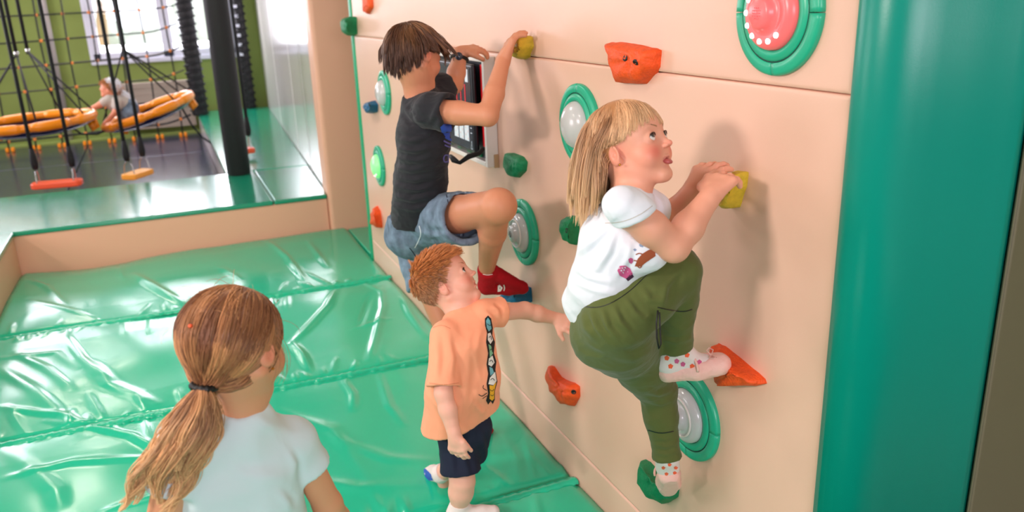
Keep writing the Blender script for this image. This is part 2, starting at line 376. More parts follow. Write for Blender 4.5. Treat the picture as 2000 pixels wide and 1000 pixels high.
# raised ledges ------------------------------------------------------------
ZT = .28
lg = empty('padded_ledge', (-1.2, 6.9, 0)); tag(lg, 'long beige ledge with glossy green top crossing behind the mats', 'ledge')
box('front_panel', (XL-.05, 6.25, -.088), (-.13, 6.3, ZT-.035), M['beige_vinyl'], lg, bev=.004)
box('core', (-3.6, 6.3, -.088), (-.13, 7.54, ZT-.035), M['beige_vinyl'], lg)
box('top_pad', (-3.6, 6.238, ZT-.036), (-.533, 7.552, ZT), M['ledge_green'], lg, bev=.012, seg=3)
prism('top_pad', [(-.527, 6.238), (-.128, 6.238), (-.128, 6.438), (-.108, 6.452), (-.050, 7.552), (-.527, 7.552)], ZT-.036, ZT, M['ledge_green'], lg, bev=.012)
wk = empty('raised_walkway', (-.3, 10, 0)); tag(wk, 'raised walkway with teal top running back beside the white side wall', 'walkway')
box('side_panel', (-.76, 7.56, -.088), (-.72, 12.45, ZT-.035), M['white_gloss'], wk, bev=.004)
prism('core', [(-.72, 7.56), (-.16, 7.56), (.1, 12.45), (-.72, 12.45)], -.088, ZT-.035, M['beige_vinyl'], wk)
prism('top_pad', [(-.77, 7.56), (-.047, 7.56), (.222, 12.56), (-.77, 12.56)], ZT-.034, ZT+.001, M['ledge_green'], wk, bev=.01)
ll = empty('padded_ledge', (-2.9, 4, 0)); tag(ll, 'shorter beige ledge with green top at the left side of the mats', 'ledge')
box('side_panel', (XL-.05, -.6, -.088), (XL, 6.235, ZT-.035), M['beige_vinyl'], ll, bev=.004)
box('core', (-3.6, -.6, -.088), (XL-.05, 6.235, ZT-.035), M['beige_vinyl'], ll)
box('top_pad', (-3.6, -.6, ZT-.036), (XL+.012, 6.232, ZT+.004), M['ledge_green'], ll, bev=.014, seg=3)

# blue area behind the ledge
nv = empty('trampoline_floor', (-2.8, 10, 0)); tag(nv, 'dark navy padded floor of the swing area with faint seams', 'floor padding')
for x0, x1 in ((-5.0, -3.6), (-3.59, -2.2), (-2.19, -.765)):
    for y0, y1 in ((7.56, 8.85), (8.86, 10.7), (10.71, 12.46)):
        box('padding_panel', (x0, y0, -.09), (x1, y1, .0), M['navy'], nv, bev=.008)
box('back_strip', (-5.0, 12.46, -.09), (-.77, 12.69, .03), M['green_paint'], nv)

# climbing wall ---------------------------------------------------------------
cw = empty('climbing_wall', (0, 3.2, -.09)); tag(cw, 'long peach padded climbing wall with three panels and screwed holds', 'climbing wall')
YE, YS = 5.36, 1.172
for z0, z1 in ((-.09, .123), (.127, 1.483), (1.487, 2.84), (2.845, 3.09)):
    ny, nz = int((YE-YS)/.02), max(4, int((z1-z0)/.02)); fe = np.array([0, .0015, .003, .005, .008, .012]); ys = np.concatenate([YS+fe, np.linspace(YS+.02, YE-.02, ny), (YE-fe)[::-1]]); zs = np.concatenate([z0+fe, np.linspace(z0+.02, z1-.02, nz), (z1-fe)[::-1]]); ny, nz = len(ys), len(zs)
    Yg, Zg = np.meshgrid(ys, zs, indexing='ij'); ed = np.minimum(np.minimum(Yg-YS, YE-Yg), np.minimum(Zg-z0, z1-Zg))
    X = .0026*np.exp(-(ed/.0032)**2) - .0008*np.exp(-((ed-.03)/.03)**2)*(.5+.5*np.sin(9*Yg+3*np.sin(4*Zg))) - .0006*np.clip(ed/.3, 0, 1)
    X += .0010*np.sin(34*Zg+4*np.sin(5*Zg))*np.exp(-((Yg-YS)/.03)**2)
    X += .0006*np.sin(2.3*Yg+1.7*Zg)
    vv = np.stack([X, Yg, Zg], -1).reshape(-1, 3); idx = np.arange(ny*nz).reshape(ny, nz)
    q = np.stack([idx[:-1, :-1], idx[:-1, 1:], idx[1:, 1:], idx[1:, :-1]], -1).reshape(-1, 4)
    bo = np.concatenate([idx[:, 0], idx[-1, 1:], idx[-2::-1, -1], idx[0, -2:0:-1]]); nb = len(bo); low = vv[bo].copy(); low[:, 0] = .045; base = len(vv); vv = np.vstack([vv, low]); b2 = np.roll(np.arange(nb), -1)
    q = np.vstack([q, np.stack([bo, bo[b2], b2+base, np.arange(nb)+base], -1)])
    from_np('wall_panel', vv, q, M['wall_vinyl'], cw)
box('backing', (.045, YS, -.09), (.16, 5.43, 3.09), M['beige_vinyl'], cw)
box('edge_strip', (-.008, YE, -.09), (.05, 5.43, 3.09), M['edge_green'], cw, bev=.012, seg=3)
# padded green corner at the near end
cpts = [(.05, 1.168), (-.004, 1.167), (-.014, 1.158), (-.0185, 1.142), (-.0185, 1.125), (-.014, 1.106), (-.004, 1.086), (.012, 1.068), (.035, 1.052), (.065, 1.038), (.10, 1.020), (.14, 1.000), (.175, .984), (.194, .973), (.203, .970), (.210, .975), (.30, 1.0), (.30, 1.168)]
pc = prism('corner_pad', cpts, -.09, 3.09, M['pad_green']); tag(pc, 'broad dark green padded post at the near end of the climbing wall', 'pad')
for p in pc.data.polygons: p.use_smooth = abs(p.normal.z) < .5
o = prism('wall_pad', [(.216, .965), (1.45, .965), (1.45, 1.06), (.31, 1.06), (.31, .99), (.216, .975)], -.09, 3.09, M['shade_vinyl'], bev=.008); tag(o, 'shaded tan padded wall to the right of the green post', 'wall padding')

# climbing holds ------------------------------------------------------------
def hold(poly, peak, depth, colour, label, holes=(), seed=1, shrink=.5):
    """poly: its outline on the wall; peak: where the front bulges most; depth metres"""
    rn = random.Random(seed); base = [V(*on(x, y, 0, 0)) for x, y in poly]; c = V(*on(*peak, 0, -depth))
    n = len(base); e = empty('climbing_hold', sum(base)/n); tag(e, label, 'climbing hold', 'climbing holds on the peach wall')
    bm = bmesh.new(); fine = []
    for i in range(n):
        a, b = base[i], base[(i+1) % n]
        for t in (0, .5): fine.append(a+(b-a)*t)
    m = len(fine); cc = sum(fine)/m; rings = []
    for s, xx in ((1.0, .004), (1.0, -.12*depth), (.96, -.45*depth), (.80, -.80*depth), (shrink, -1.0*depth), (shrink*.45, -1.04*depth)):
        f = (1-s); rings.append([bm.verts.new(Vector((xx+(rn.uniform(-.1, .1)*depth if xx < -.3*depth else 0), (p[1]*s+c[1]*f)+rn.uniform(-.0015, .0015), (p[2]*s+c[2]*f)+rn.uniform(-.0015, .0015)))) for p in fine])
    for a, b in zip(rings[:-1], rings[1:]):
        for i in range(m): bm.faces.new((a[i], a[(i+1) % m], b[(i+1) % m], b[i]))
    bm.faces.new(rings[-1]); bmesh.ops.triangulate(bm, faces=[f for f in bm.faces if len(f.verts) > 4])
    bmesh.ops.subdivide_edges(bm, edges=bm.edges[:], cuts=1, use_grid_fill=True, smooth=.25)
    for v in bm.verts:
        if v.co.x < -.006:
            nn = noise.noise(v.co*38+Vector((seed*3.1, 0, 0))); v.co += Vector((nn*.10*depth, nn*.0015, noise.noise(v.co*50)*.002))
    o = bm_obj('grip', bm, M['hold_'+colour], e, smooth=True)
    bvh = BVHTree.FromPolygons([v.co[:] for v in o.data.vertices], [p.vertices[:] for p in o.data.polygons])
    for (x, y) in holes:
        q = V(*on(x, y, 0, -depth)); h = bvh.ray_cast(Vector((-.3, q[1], q[2])), Vector((1, 0, 0)))
        if h[0] is None: continue
        lathe('bolt_hole', [(0.0001, -.001), (.0052, -.001), (.0068, .0012), (.0085, .0006), (.0088, -.004)], h[0]+h[1]*.001, h[1], M['hole'], e, n=16)
    return e
hold([(1193, 84), (1215, 82), (1256, 88), (1293, 98), (1290, 132), (1264, 164), (1217, 160), (1203, 124)], (1238, 122), .05, 'orange', 'large rough orange climbing hold above the blonde girl', [(1243, 122), (1222, 113)], 1, .55)
hold([(1008, 76), (1022, 68), (1040, 72), (1043, 90), (1034, 112), (1026, 116), (1008, 105), (1003, 92)], (1020, 92), .06, 'yellow', 'yellow climbing hold gripped by the boy in black', [(1024, 97)], 2)
hold([(992, 300), (1004, 298), (1024, 306), (1031, 316), (1029, 334), (1016, 347), (1000, 343), (990, 325)], (1004, 318), .035, 'green', 'dark green oval climbing hold below the game screen', [(1017, 324)], 3)
hold([(1104, 428), (1120, 421), (1132, 422), (1132, 452), (1128, 478), (1114, 470), (1104, 452)], (1112, 445), .04, 'green', "green climbing hold behind the blonde girl's back", [(1109, 450)], 4)
hold([(1076, 714), (1084, 716), (1098, 736), (1133, 754), (1134, 774), (1124, 792), (1106, 786), (1084, 762), (1074, 736)], (1098, 760), .045, 'orange', 'curved orange climbing hold low on the wall by the peach-shirted boy', [(1110, 768)], 5)
hold([(1404, 670), (1418, 676), (1448, 700), (1496, 740), (1498, 748), (1425, 752), (1412, 742)], (1428, 725), .055, 'orange', "orange wedge climbing hold under the blonde girl's raised foot", [], 6, .35)
hold([(1262, 896), (1272, 902), (1302, 938), (1328, 948), (1326, 970), (1306, 982), (1276, 968), (1258, 938)], (1280, 942), .05, 'green', "green climbing hold under the blonde girl's lower foot", [], 7)
hold([(1000, 562), (1014, 556), (1038, 562), (1040, 590), (1002, 588), (996, 576)], (1006, 572), .07, 'blue', "blue climbing hold under the black-shirted boy's red sock", [], 8, .7)
hold([(722, 200), (734, 196), (739, 204), (738, 218), (728, 221), (721, 214)], (724, 208), .06, 'blue', 'small blue climbing hold near the far end of the wall', [(722, 206)], 9, .6)
hold([(680, 36), (697, 34), (698, 66), (690, 70), (682, 62)], (680, 50), .08, 'green', 'dark green climbing hold on the far green edge of the wall', [], 10, .5)
hold([(712, -8), (728, -8), (730, 14), (722, 28), (714, 22)], (716, 8), .03, 'orange', 'orange climbing hold cut by the top edge at the far end', [], 11)
hold([(738, 402), (744, 412), (748, 444), (742, 444), (730, 436), (732, 414)], (734, 428), .05, 'orange', 'orange pointed climbing hold beside the black-shirted boy, low', [], 12, .4)
hold([(1432, 340), (1448, 334), (1463, 336), (1460, 362), (1446, 404), (1428, 406), (1420, 396), (1428, 366)], (1434, 366), .055, 'yellow', 'ridged yellow climbing hold gripped by the blonde girl', [], 13, .6)

# light buttons ------------------------------------------------------------
def button(y, z, kind, label, r=.127, turn=0):
    e = empty('light_button', (0, y, z)); tag(e, label, 'light button', 'round light buttons on the climbing wall'); c = (-.004, y, z); ax = (-1, 0, 0)
    for k in range(4):
        g = .009; a0 = k*math.pi/2+g+turn; a1 = (k+1)*math.pi/2-g+turn
        lathe('outer_ring_segment', [(r*.995, -.004), (r, .003), (r*.99, .009), (r*.95, .0115), (r*.88, .013), (r*.80, .0135), (r*.785, .011), (r*.785, 0)], c, ax, M['ring_green'], e, n=20, a0=a0, a1=a1)
    lathe('seam', [(r*.765, 0), (r*.765, .0115), (r*.79, .0115), (r*.79, 0)], c, ax, M['seam_dark'], e)
    lathe('inner_ring', [(r*.77, 0), (r*.768, .011), (r*.75, .0145), (r*.66, .018), (r*.60, .0165), (r*.585, .009), (r*.585, 0)], c, ax, M['ring_green'], e)
    dm = {'white': 'dome_white', 'pink': 'dome_pink', 'green': 'dome_lit_green', 'clear': 'dome_white'}[kind]
    smooth_ = [(r*.585, .0), (r*.585, .014), (r*.57, .022), (r*.50, .034), (r*.40, .043), (r*.28, .050), (r*.14, .054), (.0001, .055)]
    d = lathe('dome', smooth_ if kind in ('white', 'green') else [(r*.585, .0), (r*.585, .02), (r*.57, .026), (r*.50, .034), (r*.40, .038), (r*.38, .036), (r*.30, .040), (r*.26, .046), (r*.25, .052), (r*.20, .056), (.0001, .058)], c, ax, M[dm], e)
    bm = bmesh.new()
    for i in range(5):
        for j in range(5):
            if abs(i-2)+abs(j-2) > 3 or kind in ('white', 'green'): continue
            box_bm((-.0635, y+(i-2)*.0052-.001, z+(j-2)*.0052-.001), (-.0615, y+(i-2)*.0052+.001, z+(j-2)*.0052+.001), bm=bm)
    g = bm_obj('speaker_grille' if len(bm.verts) else 'x', bm, M['seam_dark' if kind != 'pink' else 'dome_pink'], e); g['kind'] = 'stuff'
    if kind in ('white', 'green'): bpy.data.objects.remove(g)
    if kind in ('pink', 'green'):
        for k in range(9 if kind == 'pink' else 6):
            a = -2.3+k*.46; lathe('led', [(.0062, 0), (.0058, .003), (.0001, .005)], (-.040, y+math.cos(a)*r*.45, z+math.sin(a)*r*.45), ax, M['led'], e, n=14)
    elif kind == 'clear':
        lathe('dome_collar', [(r*.43, .034), (r*.43, .040), (r*.40, .041), (r*.40, .034)], c, ax, M['frame_white'], e)
    return e
button(1.378, 1.634, 'pink', 'round light button glowing pink with green padded rim, top right', turn=0)
button(2.255, 1.297, 'white', 'unlit round white button with green rim behind the blonde girl', turn=.02)
button(2.715, .835, 'clear', "unlit round button with green rim by the black-shirted boy's knee")
button(1.628, .596, 'clear', "unlit round button with green rim beside the blonde girl's lower leg")
button(4.665, 1.185, 'white', "unlit round button behind the black-shirted boy's back, upper one")
button(4.94, .71, 'green', "round light button glowing green behind the black-shirted boy's back")

# game screen ---------------------------------------------------------------
gs = empty('game_screen', (0, 3.25, 1.05)); tag(gs, 'dark game screen in a white frame behind the boy in black', 'screen')
y0, y1, z0, z1 = 2.955, 3.62, 1.045, 1.47   # outer frame
for nm, lo, hi in (('frame_side', (-.048, y0, z0), (0, y0+.022, z1)), ('frame_side', (-.048, y1-.022, z0), (0, y1, z1)), ('frame_rail', (-.048, y0+.022, z0), (0, y1-.022, z0+.02)), ('frame_rail', (-.048, y0+.022, z1-.02), (0, y1-.022, z1))):
    box(nm, lo, hi, M['frame_white'], gs, bev=.003)
box('corner_block', (-.02, y0-.004, z0-.004), (0.0, y0+.006, z0+.05), M['wood_tan'], gs, bev=.002)
box('inner_tray', (-.022, y0+.022, z0+.02), (-.004, y1-.022, z1-.02), M['screen_edge'], gs)
box('red_strip', (-.040, y0+.024, z0+.075), (-.022, y0+.060, z1-.03), M['red_stripe'], gs, bev=.002)
for k in range(4): box('green_tab', (-.03, y0+.12+k*.12, z0+.022), (-.022, y0+.16+k*.12, z0+.035), M['hold_green'], gs)
ty0, ty1, tz0, tz1 = y0+.07, y1-.06, z0+.045, z1-.03
o = box('display', (-.072, ty0, tz0), (-.05, ty1, tz1), M['screen_edge'], gs, bev=.010, seg=4)
box('display_face', (-.0735, ty0+.014, tz0+.014), (-.071, ty1-.014, tz1-.014), M['screen_dark'], gs)
sc_ = []
def face_patch(nm, a0, a1, b0, b1, m, t=.0015): return box(nm, (-.0735-t, a0, b0), (-.073, a1, b1), M[m], gs, bev=.0005)
for k in range(3): face_patch('display_tile', ty0+.055+k*.062, ty0+.105+k*.062, tz0+.045, tz0+.13, 'screen_light')
for k in range(3):
    face_patch('display_bar', ty0+.075+k*.05, ty0+.083+k*.05, tz0+.15, tz0+.27, 'red_stripe'); face_patch('display_light', ty0+.07+k*.05, ty0+.088+k*.05, tz0+.148, tz0+.168, 'screen_light', .002)
face_patch('display_tile', ty0+.04, ty0+.07, tz0+.28, tz0+.33, 'screen_light')
for k in range(3):
    for j in range(5): lathe('display_dot', [(.0055, 0), (.005, .001), (.0001, .0012)], (-.0750, ty0+.063+k*.062+(j % 2)*.026, tz0+.055+j*.015), (-1, 0, 0), M['frame_white'], gs, n=10)
for k in range(2): face_patch('display_text', ty0+.02, ty0+.035, tz0+.08+k*.02, tz0+.083+k*.02, 'screen_light')
bm = bmesh.new()
for a, b in (((ty0+.018, tz0+.018), (ty0+.027, tz0+.05)), ((ty0+.036, tz0+.018), (ty0+.027, tz0+.05)), ((ty0+.018, tz0+.018), (ty0+.036, tz0+.018))):
    d = nrm(V(0, b[0]-a[0], b[1]-a[1])); s = np.cross(d, (1, 0, 0))*.0008; p0 = V(-.0745, *a); p1 = V(-.0745, *b)
    vs = [bm.verts.new(p) for p in (p0-s, p1-s, p1+s, p0+s)]; bm.faces.new(vs)
bm_obj('warning_mark', bm, M['screen_light'], gs)
tube('strap', [at(944, 290, 3.16), at(935, 300, 3.15), at(915, 306, 3.12), at(898, 318, 3.12), at(886, 312, 3.13), at(880, 305, 3.18)], [.008, .01, .011, .008, .012, .008], M['black_rope'], gs)

# ------------------------------------------------------------------ soft-body modelling: distance fields turned into one surface
class Field:
    def __init__(s, lo, hi, h):
        s.h = h; s.lo = np.array(lo, float); s.n = np.ceil((np.array(hi)-s.lo)/h).astype(int)+1
        s.F = np.full(s.n, .06, np.float32)
    def _win(s, lo, hi):
        a = np.clip(np.floor((lo-s.lo)/s.h).astype(int), 0, s.n-1); b = np.clip(np.ceil((hi-s.lo)/s.h).astype(int)+1, 1, s.n)
        if (b <= a).any(): return None
        g = [(s.lo[i]+s.h*np.arange(a[i], b[i])).astype(np.float32) for i in range(3)]
        return tuple(slice(a[i], b[i]) for i in range(3)), (g[0][:, None, None], g[1][None, :, None], g[2][None, None, :])
    def put(s, fn, lo, hi, k=.01, sub=False):
        mg = 1.6*k+3*s.h; w = s._win(np.asarray(lo)-mg, np.asarray(hi)+mg)
        if w is None: return
        sl, (X, Y, Z) = w; d = fn(X, Y, Z).astype(np.float32); F = s.F[sl]
        if sub:
            A = -F; h = np.maximum(k-np.abs(A-d), 0)/max(k, 1e-6); s.F[sl] = -(np.minimum(A, d)-h*h*k*.25)
        else:
            h = np.maximum(k-np.abs(F-d), 0)/max(k, 1e-6); s.F[sl] = np.minimum(F, d)-h*h*k*.25
    def cone(s, a, b, ra, rb, k=.01, sub=False):
        a = np.asarray(a, float); b = np.asarray(b, float); ab = b-a; L2 = max(ab@ab, 1e-9); r = max(ra, rb)
        def fn(X, Y, Z):
            x, y, z = X-a[0], Y-a[1], Z-a[2]; t = np.clip((x*ab[0]+y*ab[1]+z*ab[2])/L2, 0, 1)
            return np.sqrt((x-t*ab[0])**2+(y-t*ab[1])**2+(z-t*ab[2])**2)-(ra+(rb-ra)*t)
        s.put(fn, np.minimum(a, b)-r, np.maximum(a, b)+r, k, sub)
    def limb(s, pts, rs, k=.01, sub=False):
        for i in range(len(pts)-1): s.cone(pts[i], pts[i+1], rs[i], rs[i+1], k, sub)
    def ell(s, c, r, R=None, k=.01, sub=False):
        c = np.asarray(c, float); r = np.asarray(r, float); R = np.eye(3) if R is None else R; m = r.max()
        def fn(X, Y, Z):
            x, y, z = X-c[0], Y-c[1], Z-c[2]
            q = [(x*R[0, i]+y*R[1, i]+z*R[2, i]) for i in range(3)]
            k0 = np.sqrt(sum((q[i]/r[i])**2 for i in range(3))); k1 = np.sqrt(sum((q[i]/r[i]**2)**2 for i in range(3)))+1e-9
            return k0*(k0-1)/k1
        s.put(fn, c-m, c+m, k, sub)
    def cut(s, p, n):            # remove everything on the side n points to
        p = np.asarray(p, float); n = nrm(n); X, Y, Z = [s.lo[i]+s.h*np.arange(s.n[i]) for i in range(3)]
        d = ((X-p[0])*n[0])[:, None, None]+((Y-p[1])*n[1])[None, :, None]+((Z-p[2])*n[2])[None, None, :]
        s.F = np.maximum(s.F, d.astype(np.float32))
    def like(s):
        G = Field.__new__(Field); G.h, G.lo, G.n = s.h, s.lo, s.n; G.F = np.full(s.n, .06, np.float32); return G
    def merge(s, G, k):
        h = np.maximum(k-np.abs(s.F-G.F), 0)/k; s.F = np.minimum(s.F, G.F)-h*h*k*.25
    def sleeve(s, pts, rs, bore, k=.015, tilt=(0, 0, 0), depth=.03):
        """a sleeve or trouser leg along pts, cut square at its last point and hollow there"""
        G = s.like(); P = [np.asarray(p, float) for p in pts]; d = nrm(P[-1]-P[-2]); G.limb(P+[P[-1]+d*.03], list(rs)+[rs[-1]], .012)
        G.cut(P[-1], d+np.array(tilt)); G.cone(P[-1]-d*depth, P[-1]+d*.05, bore, bore, .002, True); s.merge(G, k)
    def mesh(s):
        F = s.F; F[0] = F[-1] = .06; F[:, 0] = F[:, -1] = .06; F[:, :, 0] = F[:, :, -1] = .06
        I = F < 0; c = np.zeros(tuple(s.n-1), np.int8)
        for i in (0, 1):
            for j in (0, 1):
                for k in (0, 1): c += I[i:s.n[0]-1+i, j:s.n[1]-1+j, k:s.n[2]-1+k]
        cells = np.argwhere((c > 0) & (c < 8)); K = len(cells)
        cv = {}
        for i in (0, 1):
            for j in (0, 1):
                for k in (0, 1): cv[(i, j, k)] = F[cells[:, 0]+i, cells[:, 1]+j, cells[:, 2]+k].astype(float)
        acc = np.zeros((K, 3)); cnt = np.zeros(K)
        for ax in range(3):
            for u in (0, 1):
                for v in (0, 1):
                    a = [0, 0, 0]; o = [i for i in range(3) if i != ax]; a[o[0]] = u; a[o[1]] = v; b = list(a); b[ax] = 1
                    fa, fb = cv[tuple(a)], cv[tuple(b)]; m = (fa < 0) != (fb < 0); t = np.where(m, fa/np.where(m, fa-fb, 1), 0)
                    P = np.tile(np.array(a, float), (K, 1)); P[:, ax] = t; acc += P*m[:, None]; cnt += m
        V_ = s.lo+(cells+acc/cnt[:, None])*s.h
        idx = np.full(tuple(s.n-1), -1, np.int32); idx[cells[:, 0], cells[:, 1], cells[:, 2]] = np.arange(K)
        Q = []
        for ax in range(3):
            b_, c_ = (ax+1) % 3, (ax+2) % 3
            sl0 = [slice(None)]*3; sl1 = [slice(None)]*3; sl0[ax] = slice(0, -1); sl1[ax] = slice(1, None)
            ch = I[tuple(sl0)] != I[tuple(sl1)]; e = np.argwhere(ch)
            ok = (e[:, b_] > 0) & (e[:, c_] > 0) & (e[:, b_] < s.n[b_]-1) & (e[:, c_] < s.n[c_]-1); e = e[ok]
            ins = I[e[:, 0], e[:, 1], e[:, 2]]
            def g(db, dc):
                f = e.copy(); f[:, b_] += db; f[:, c_] += dc; return idx[f[:, 0], f[:, 1], f[:, 2]]
            q = np.stack([g(-1, -1), g(0, -1), g(0, 0), g(-1, 0)], 1); q[~ins] = q[~ins][:, ::-1]; Q.append(q)
        return V_, np.concatenate(Q)
def relax(Vt, Q, it=2, lam=.5):
    n = len(Vt)
    E = np.concatenate([Q[:, [0, 1]], Q[:, [1, 2]], Q[:, [2, 3]], Q[:, [3, 0]]]); E = np.concatenate([E, E[:, ::-1]])
    deg = np.bincount(E[:, 0], minlength=n)[:, None]
    for _ in range(it):
        A = np.stack([np.bincount(E[:, 0], weights=Vt[E[:, 1], i], minlength=n) for i in range(3)], 1)/deg; Vt = Vt+lam*(A-Vt)
    return Vt
def keep_big(Vt, Q):
    return Vt, Q
def wrinkle(Vt, Q, amp, scale, stretch=(1, 1, 1), seed=0):
    a, b, c, d = (Vt[Q[:, i]] for i in range(4)); fn = np.cross(c-a, d-b); N_ = np.zeros_like(Vt)
    for i in range(4): np.add.at(N_, Q[:, i], fn)
    N_ /= np.linalg.norm(N_, axis=1)[:, None]+1e-12
    st = np.array(stretch)*scale; P = Vt*st+seed*7.3
    rid = np.array([1-abs(noise.noise(Vector(p)))*2.2 for p in P]); lo = np.array([noise.noise(Vector(p*.45+5)) for p in P])
    return Vt+N_*(amp*(rid*.6+lo)[:, None])
def vnormals(Vt, Q):
    a, b, c, d = (Vt[Q[:, i]] for i in range(4)); fn = np.cross(c-a, d-b); N_ = np.zeros_like(Vt)
    for i in range(4): np.add.at(N_, Q[:, i], fn)
    return N_/(np.linalg.norm(N_, axis=1)[:, None]+1e-12)
def crease(Vt, Q, folds):
    """raised cloth folds that follow lines seen from the camera; each has a ridge with a softer valley beside it"""
    N_ = vnormals(Vt, Q); D = Vt-CAM; z = D@FW; px = 1000+FPX*(D@RT)/z; py = 500-FPX*(D@UP)/z; face = np.clip(-(N_*D).sum(1)/np.linalg.norm(D, axis=1)*3, 0, 1); out = np.zeros(len(Vt))
    for pts, w, amp in folds:
        P = np.array(pts, float); best = np.full(len(Vt), 1e9); tt = np.zeros(len(Vt)); sg = np.zeros(len(Vt)); n = len(P)-1
        for i in range(n):
            a, d = P[i], P[i+1]-P[i]; t = np.clip(((px-a[0])*d[0]+(py-a[1])*d[1])/(d@d), 0, 1); ex, ey = px-a[0]-t*d[0], py-a[1]-t*d[1]; ds = np.hypot(ex, ey)
            u = ds < best; best = np.where(u, ds, best); tt = np.where(u, (i+t)/n, tt); sg = np.where(u, np.sign(ex*d[1]-ey*d[0]), sg)
        s_ = best*sg; out += amp*np.sin(np.pi*np.clip(tt*.9+.05, 0, 1))*(np.exp(-(s_/w)**2)-.8*np.exp(-((s_-1.7*w)/w)**2))
    return Vt+N_*(out*face)[:, None]
def skin_obj(F, name, m, parent, cols=None, rl=2, wr=None, folds=None):
    Vt, Q = F.mesh(); Vt = relax(Vt, Q, rl)
    if wr: Vt = wrinkle(Vt, Q, *wr); Vt = wrinkle(Vt, Q, wr[0]*.35, wr[1]*2.6, wr[2], wr[3]+4)
    if folds: Vt = crease(Vt, Q, folds)
    return from_np(name, Vt, Q, M[m], parent, None if cols is None else cols(Vt))

SKIN = np.array(lin(234, 168, 140)); 
class Head:
    """a child's head: frame from the way it faces. pos = middle between crown and chin, H = chin to crown"""
    def __init__(s, pos, fdir, updir, H):
        f = nrm(fdir); r = nrm(np.cross(f, updir)); u = np.cross(r, f); s.M = np.stack([r, f, u], 1); s.c = np.asarray(pos, float); s.H = H
    def w(s, x, y, z): return s.c+s.M@(V(x, y, z)*s.H)
    def loc(s, P): return (np.asarray(P)-s.c)@s.M/s.H
def head_dirs(ang, toward, roll=0):
    a, t = math.radians(ang), math.radians(toward); f = math.cos(t)*(math.cos(a)*RT+math.sin(a)*UP)-math.sin(t)*FW
    u = -math.sin(a)*RT+math.cos(a)*UP; u = nrm(u-f*(u@f)); s = np.cross(f, u); r = math.radians(roll)
    return f, u*math.cos(r)+s*math.sin(r)
EYE = (.150, .285, -.01)
def add_head(F, h, neck, rneck, mouth_open=0.0):
    H = h.H; E = lambda c, r, k=.03, sub=False, R=None: F.ell(h.w(*c), np.array(r)*H, h.M if R is None else h.M@R, k*H, sub)
    C_ = lambda a, b, ra, rb, k=.03, sub=False: F.cone(h.w(*a), h.w(*b), ra*H, rb*H, k*H, sub)
    E((0, -.07, .11), (.365, .43, .385)); E((0, .10, .10), (.325, .285, .30), .08)
    E((0, .09, -.16), (.275, .275, .29), .10); E((0, -.02, -.21), (.235, .205, .19), .07)
    for sx in (-1, 1):
        E((sx*.165, .215, -.185), (.125, .125, .125), .08)            # cheeks
        C_((sx*.26, -.03, -.22), (sx*.06, .25, -.41), .07, .07, .07)  # jaw line
    E((0, .262, -.412), (.075, .078, .070), .07)                      # chin
    for sx in (-1, 1): E((sx*.16, .40, -.005), (.085, .09, .055), .07, True)      # sockets
    C_((0, .340, .05), (0, .405, -.10), .020, .028, .05); E((0, .425, -.122), (.036, .040, .032), .03)
    for sx in (-1, 1): E((sx*.042, .398, -.135), (.026, .032, .024), .02)
    for sx in (-1, 1): E((sx*.021, .42, -.158), (.011, .018, .012), .006, True)
    C_((-.055, .340, -.247), (.055, .340, -.247), .018, .018, .02); E((0, .358, -.240), (.05, .020, .018), .025)
    C_((-.045, .334, -.292), (.045, .334, -.292), .021, .021, .02); E((0, .344, -.294), (.048, .024, .020), .025)
    C_((-.085, .368, -.268), (.085, .368, -.268), .006+mouth_open*.5, .006+mouth_open*.5, .006, True)
    if mouth_open: E((0, .370, -.270), (.045, .05, mouth_open), .006, True)
    for sx in (-1, 1):
        F.ell(h.w(sx*EYE[0], EYE[1], EYE[2]), np.array([.083, .083, .078])*H, h.M, .02*H)
        F.ell(h.w(sx*(EYE[0]+.003), EYE[1]+.09, EYE[2]-.002), np.array([.070, .065, .038])*H, h.M, .006*H, True)
        a = math.radians(22); Re = np.array([[math.cos(a), -math.sin(a)*sx, 0], [math.sin(a)*sx, math.cos(a), 0], [0, 0, 1]]).T
        E((sx*.358, -.045, -.070), (.032, .080, .115), .02, False, Re); E((sx*.345, -.01, -.14), (.028, .035, .045), .02)
        E((sx*.402, -.030, -.055), (.034, .050, .078), .008, True, Re)
        E((sx*.370, -.035, -.075), (.014, .018, .022), .01)
    F.cone(h.w(0, -.10, -.22), neck, rneck*1.02, rneck, .03*H/.2*1.0+.01)
def face_cols(Vt, h, base=SKIN, blush=.55, lips=(205, 105, 98)):
    q = h.loc(Vt); c = np.tile(base, (len(Vt), 1)); near = (np.abs(q) < .65).all(1) & (q[:, 1] > -.2)
    def mixin(mask, col, a): c[:] = c*(1-(mask*a)[:, None])+np.array(col)*(mask*a)[:, None]
    g = lambda x, y, z, sx, sy, sz: np.exp(-(((np.abs(q[:, 0])-x)/sx)**2+((q[:, 1]-y)/sy)**2+((q[:, 2]-z)/sz)**2))*near
    mixin(g(.19, .30, -.17, .10, .2, .09), lin(226, 104, 88), blush); mixin(g(0, .46, -.13, .06, .08, .05), lin(235, 140, 120), blush)
    mixin(g(.36, -.03, -.08, .06, .10, .12), lin(232, 130, 110), .55)
    lip = ((np.abs(q[:, 2]+.268)+.010*np.cos(q[:, 0]*30) < .036-.42*q[:, 0]**2*8) & (np.abs(q[:, 0]) < .082) & (q[:, 1] > .30)).astype(float)
    mixin(lip, lin(*lips), .75)
    mixin(g(.15, .34, -.055, .06, .1, .02), lin(215, 140, 120), .4)
    return c
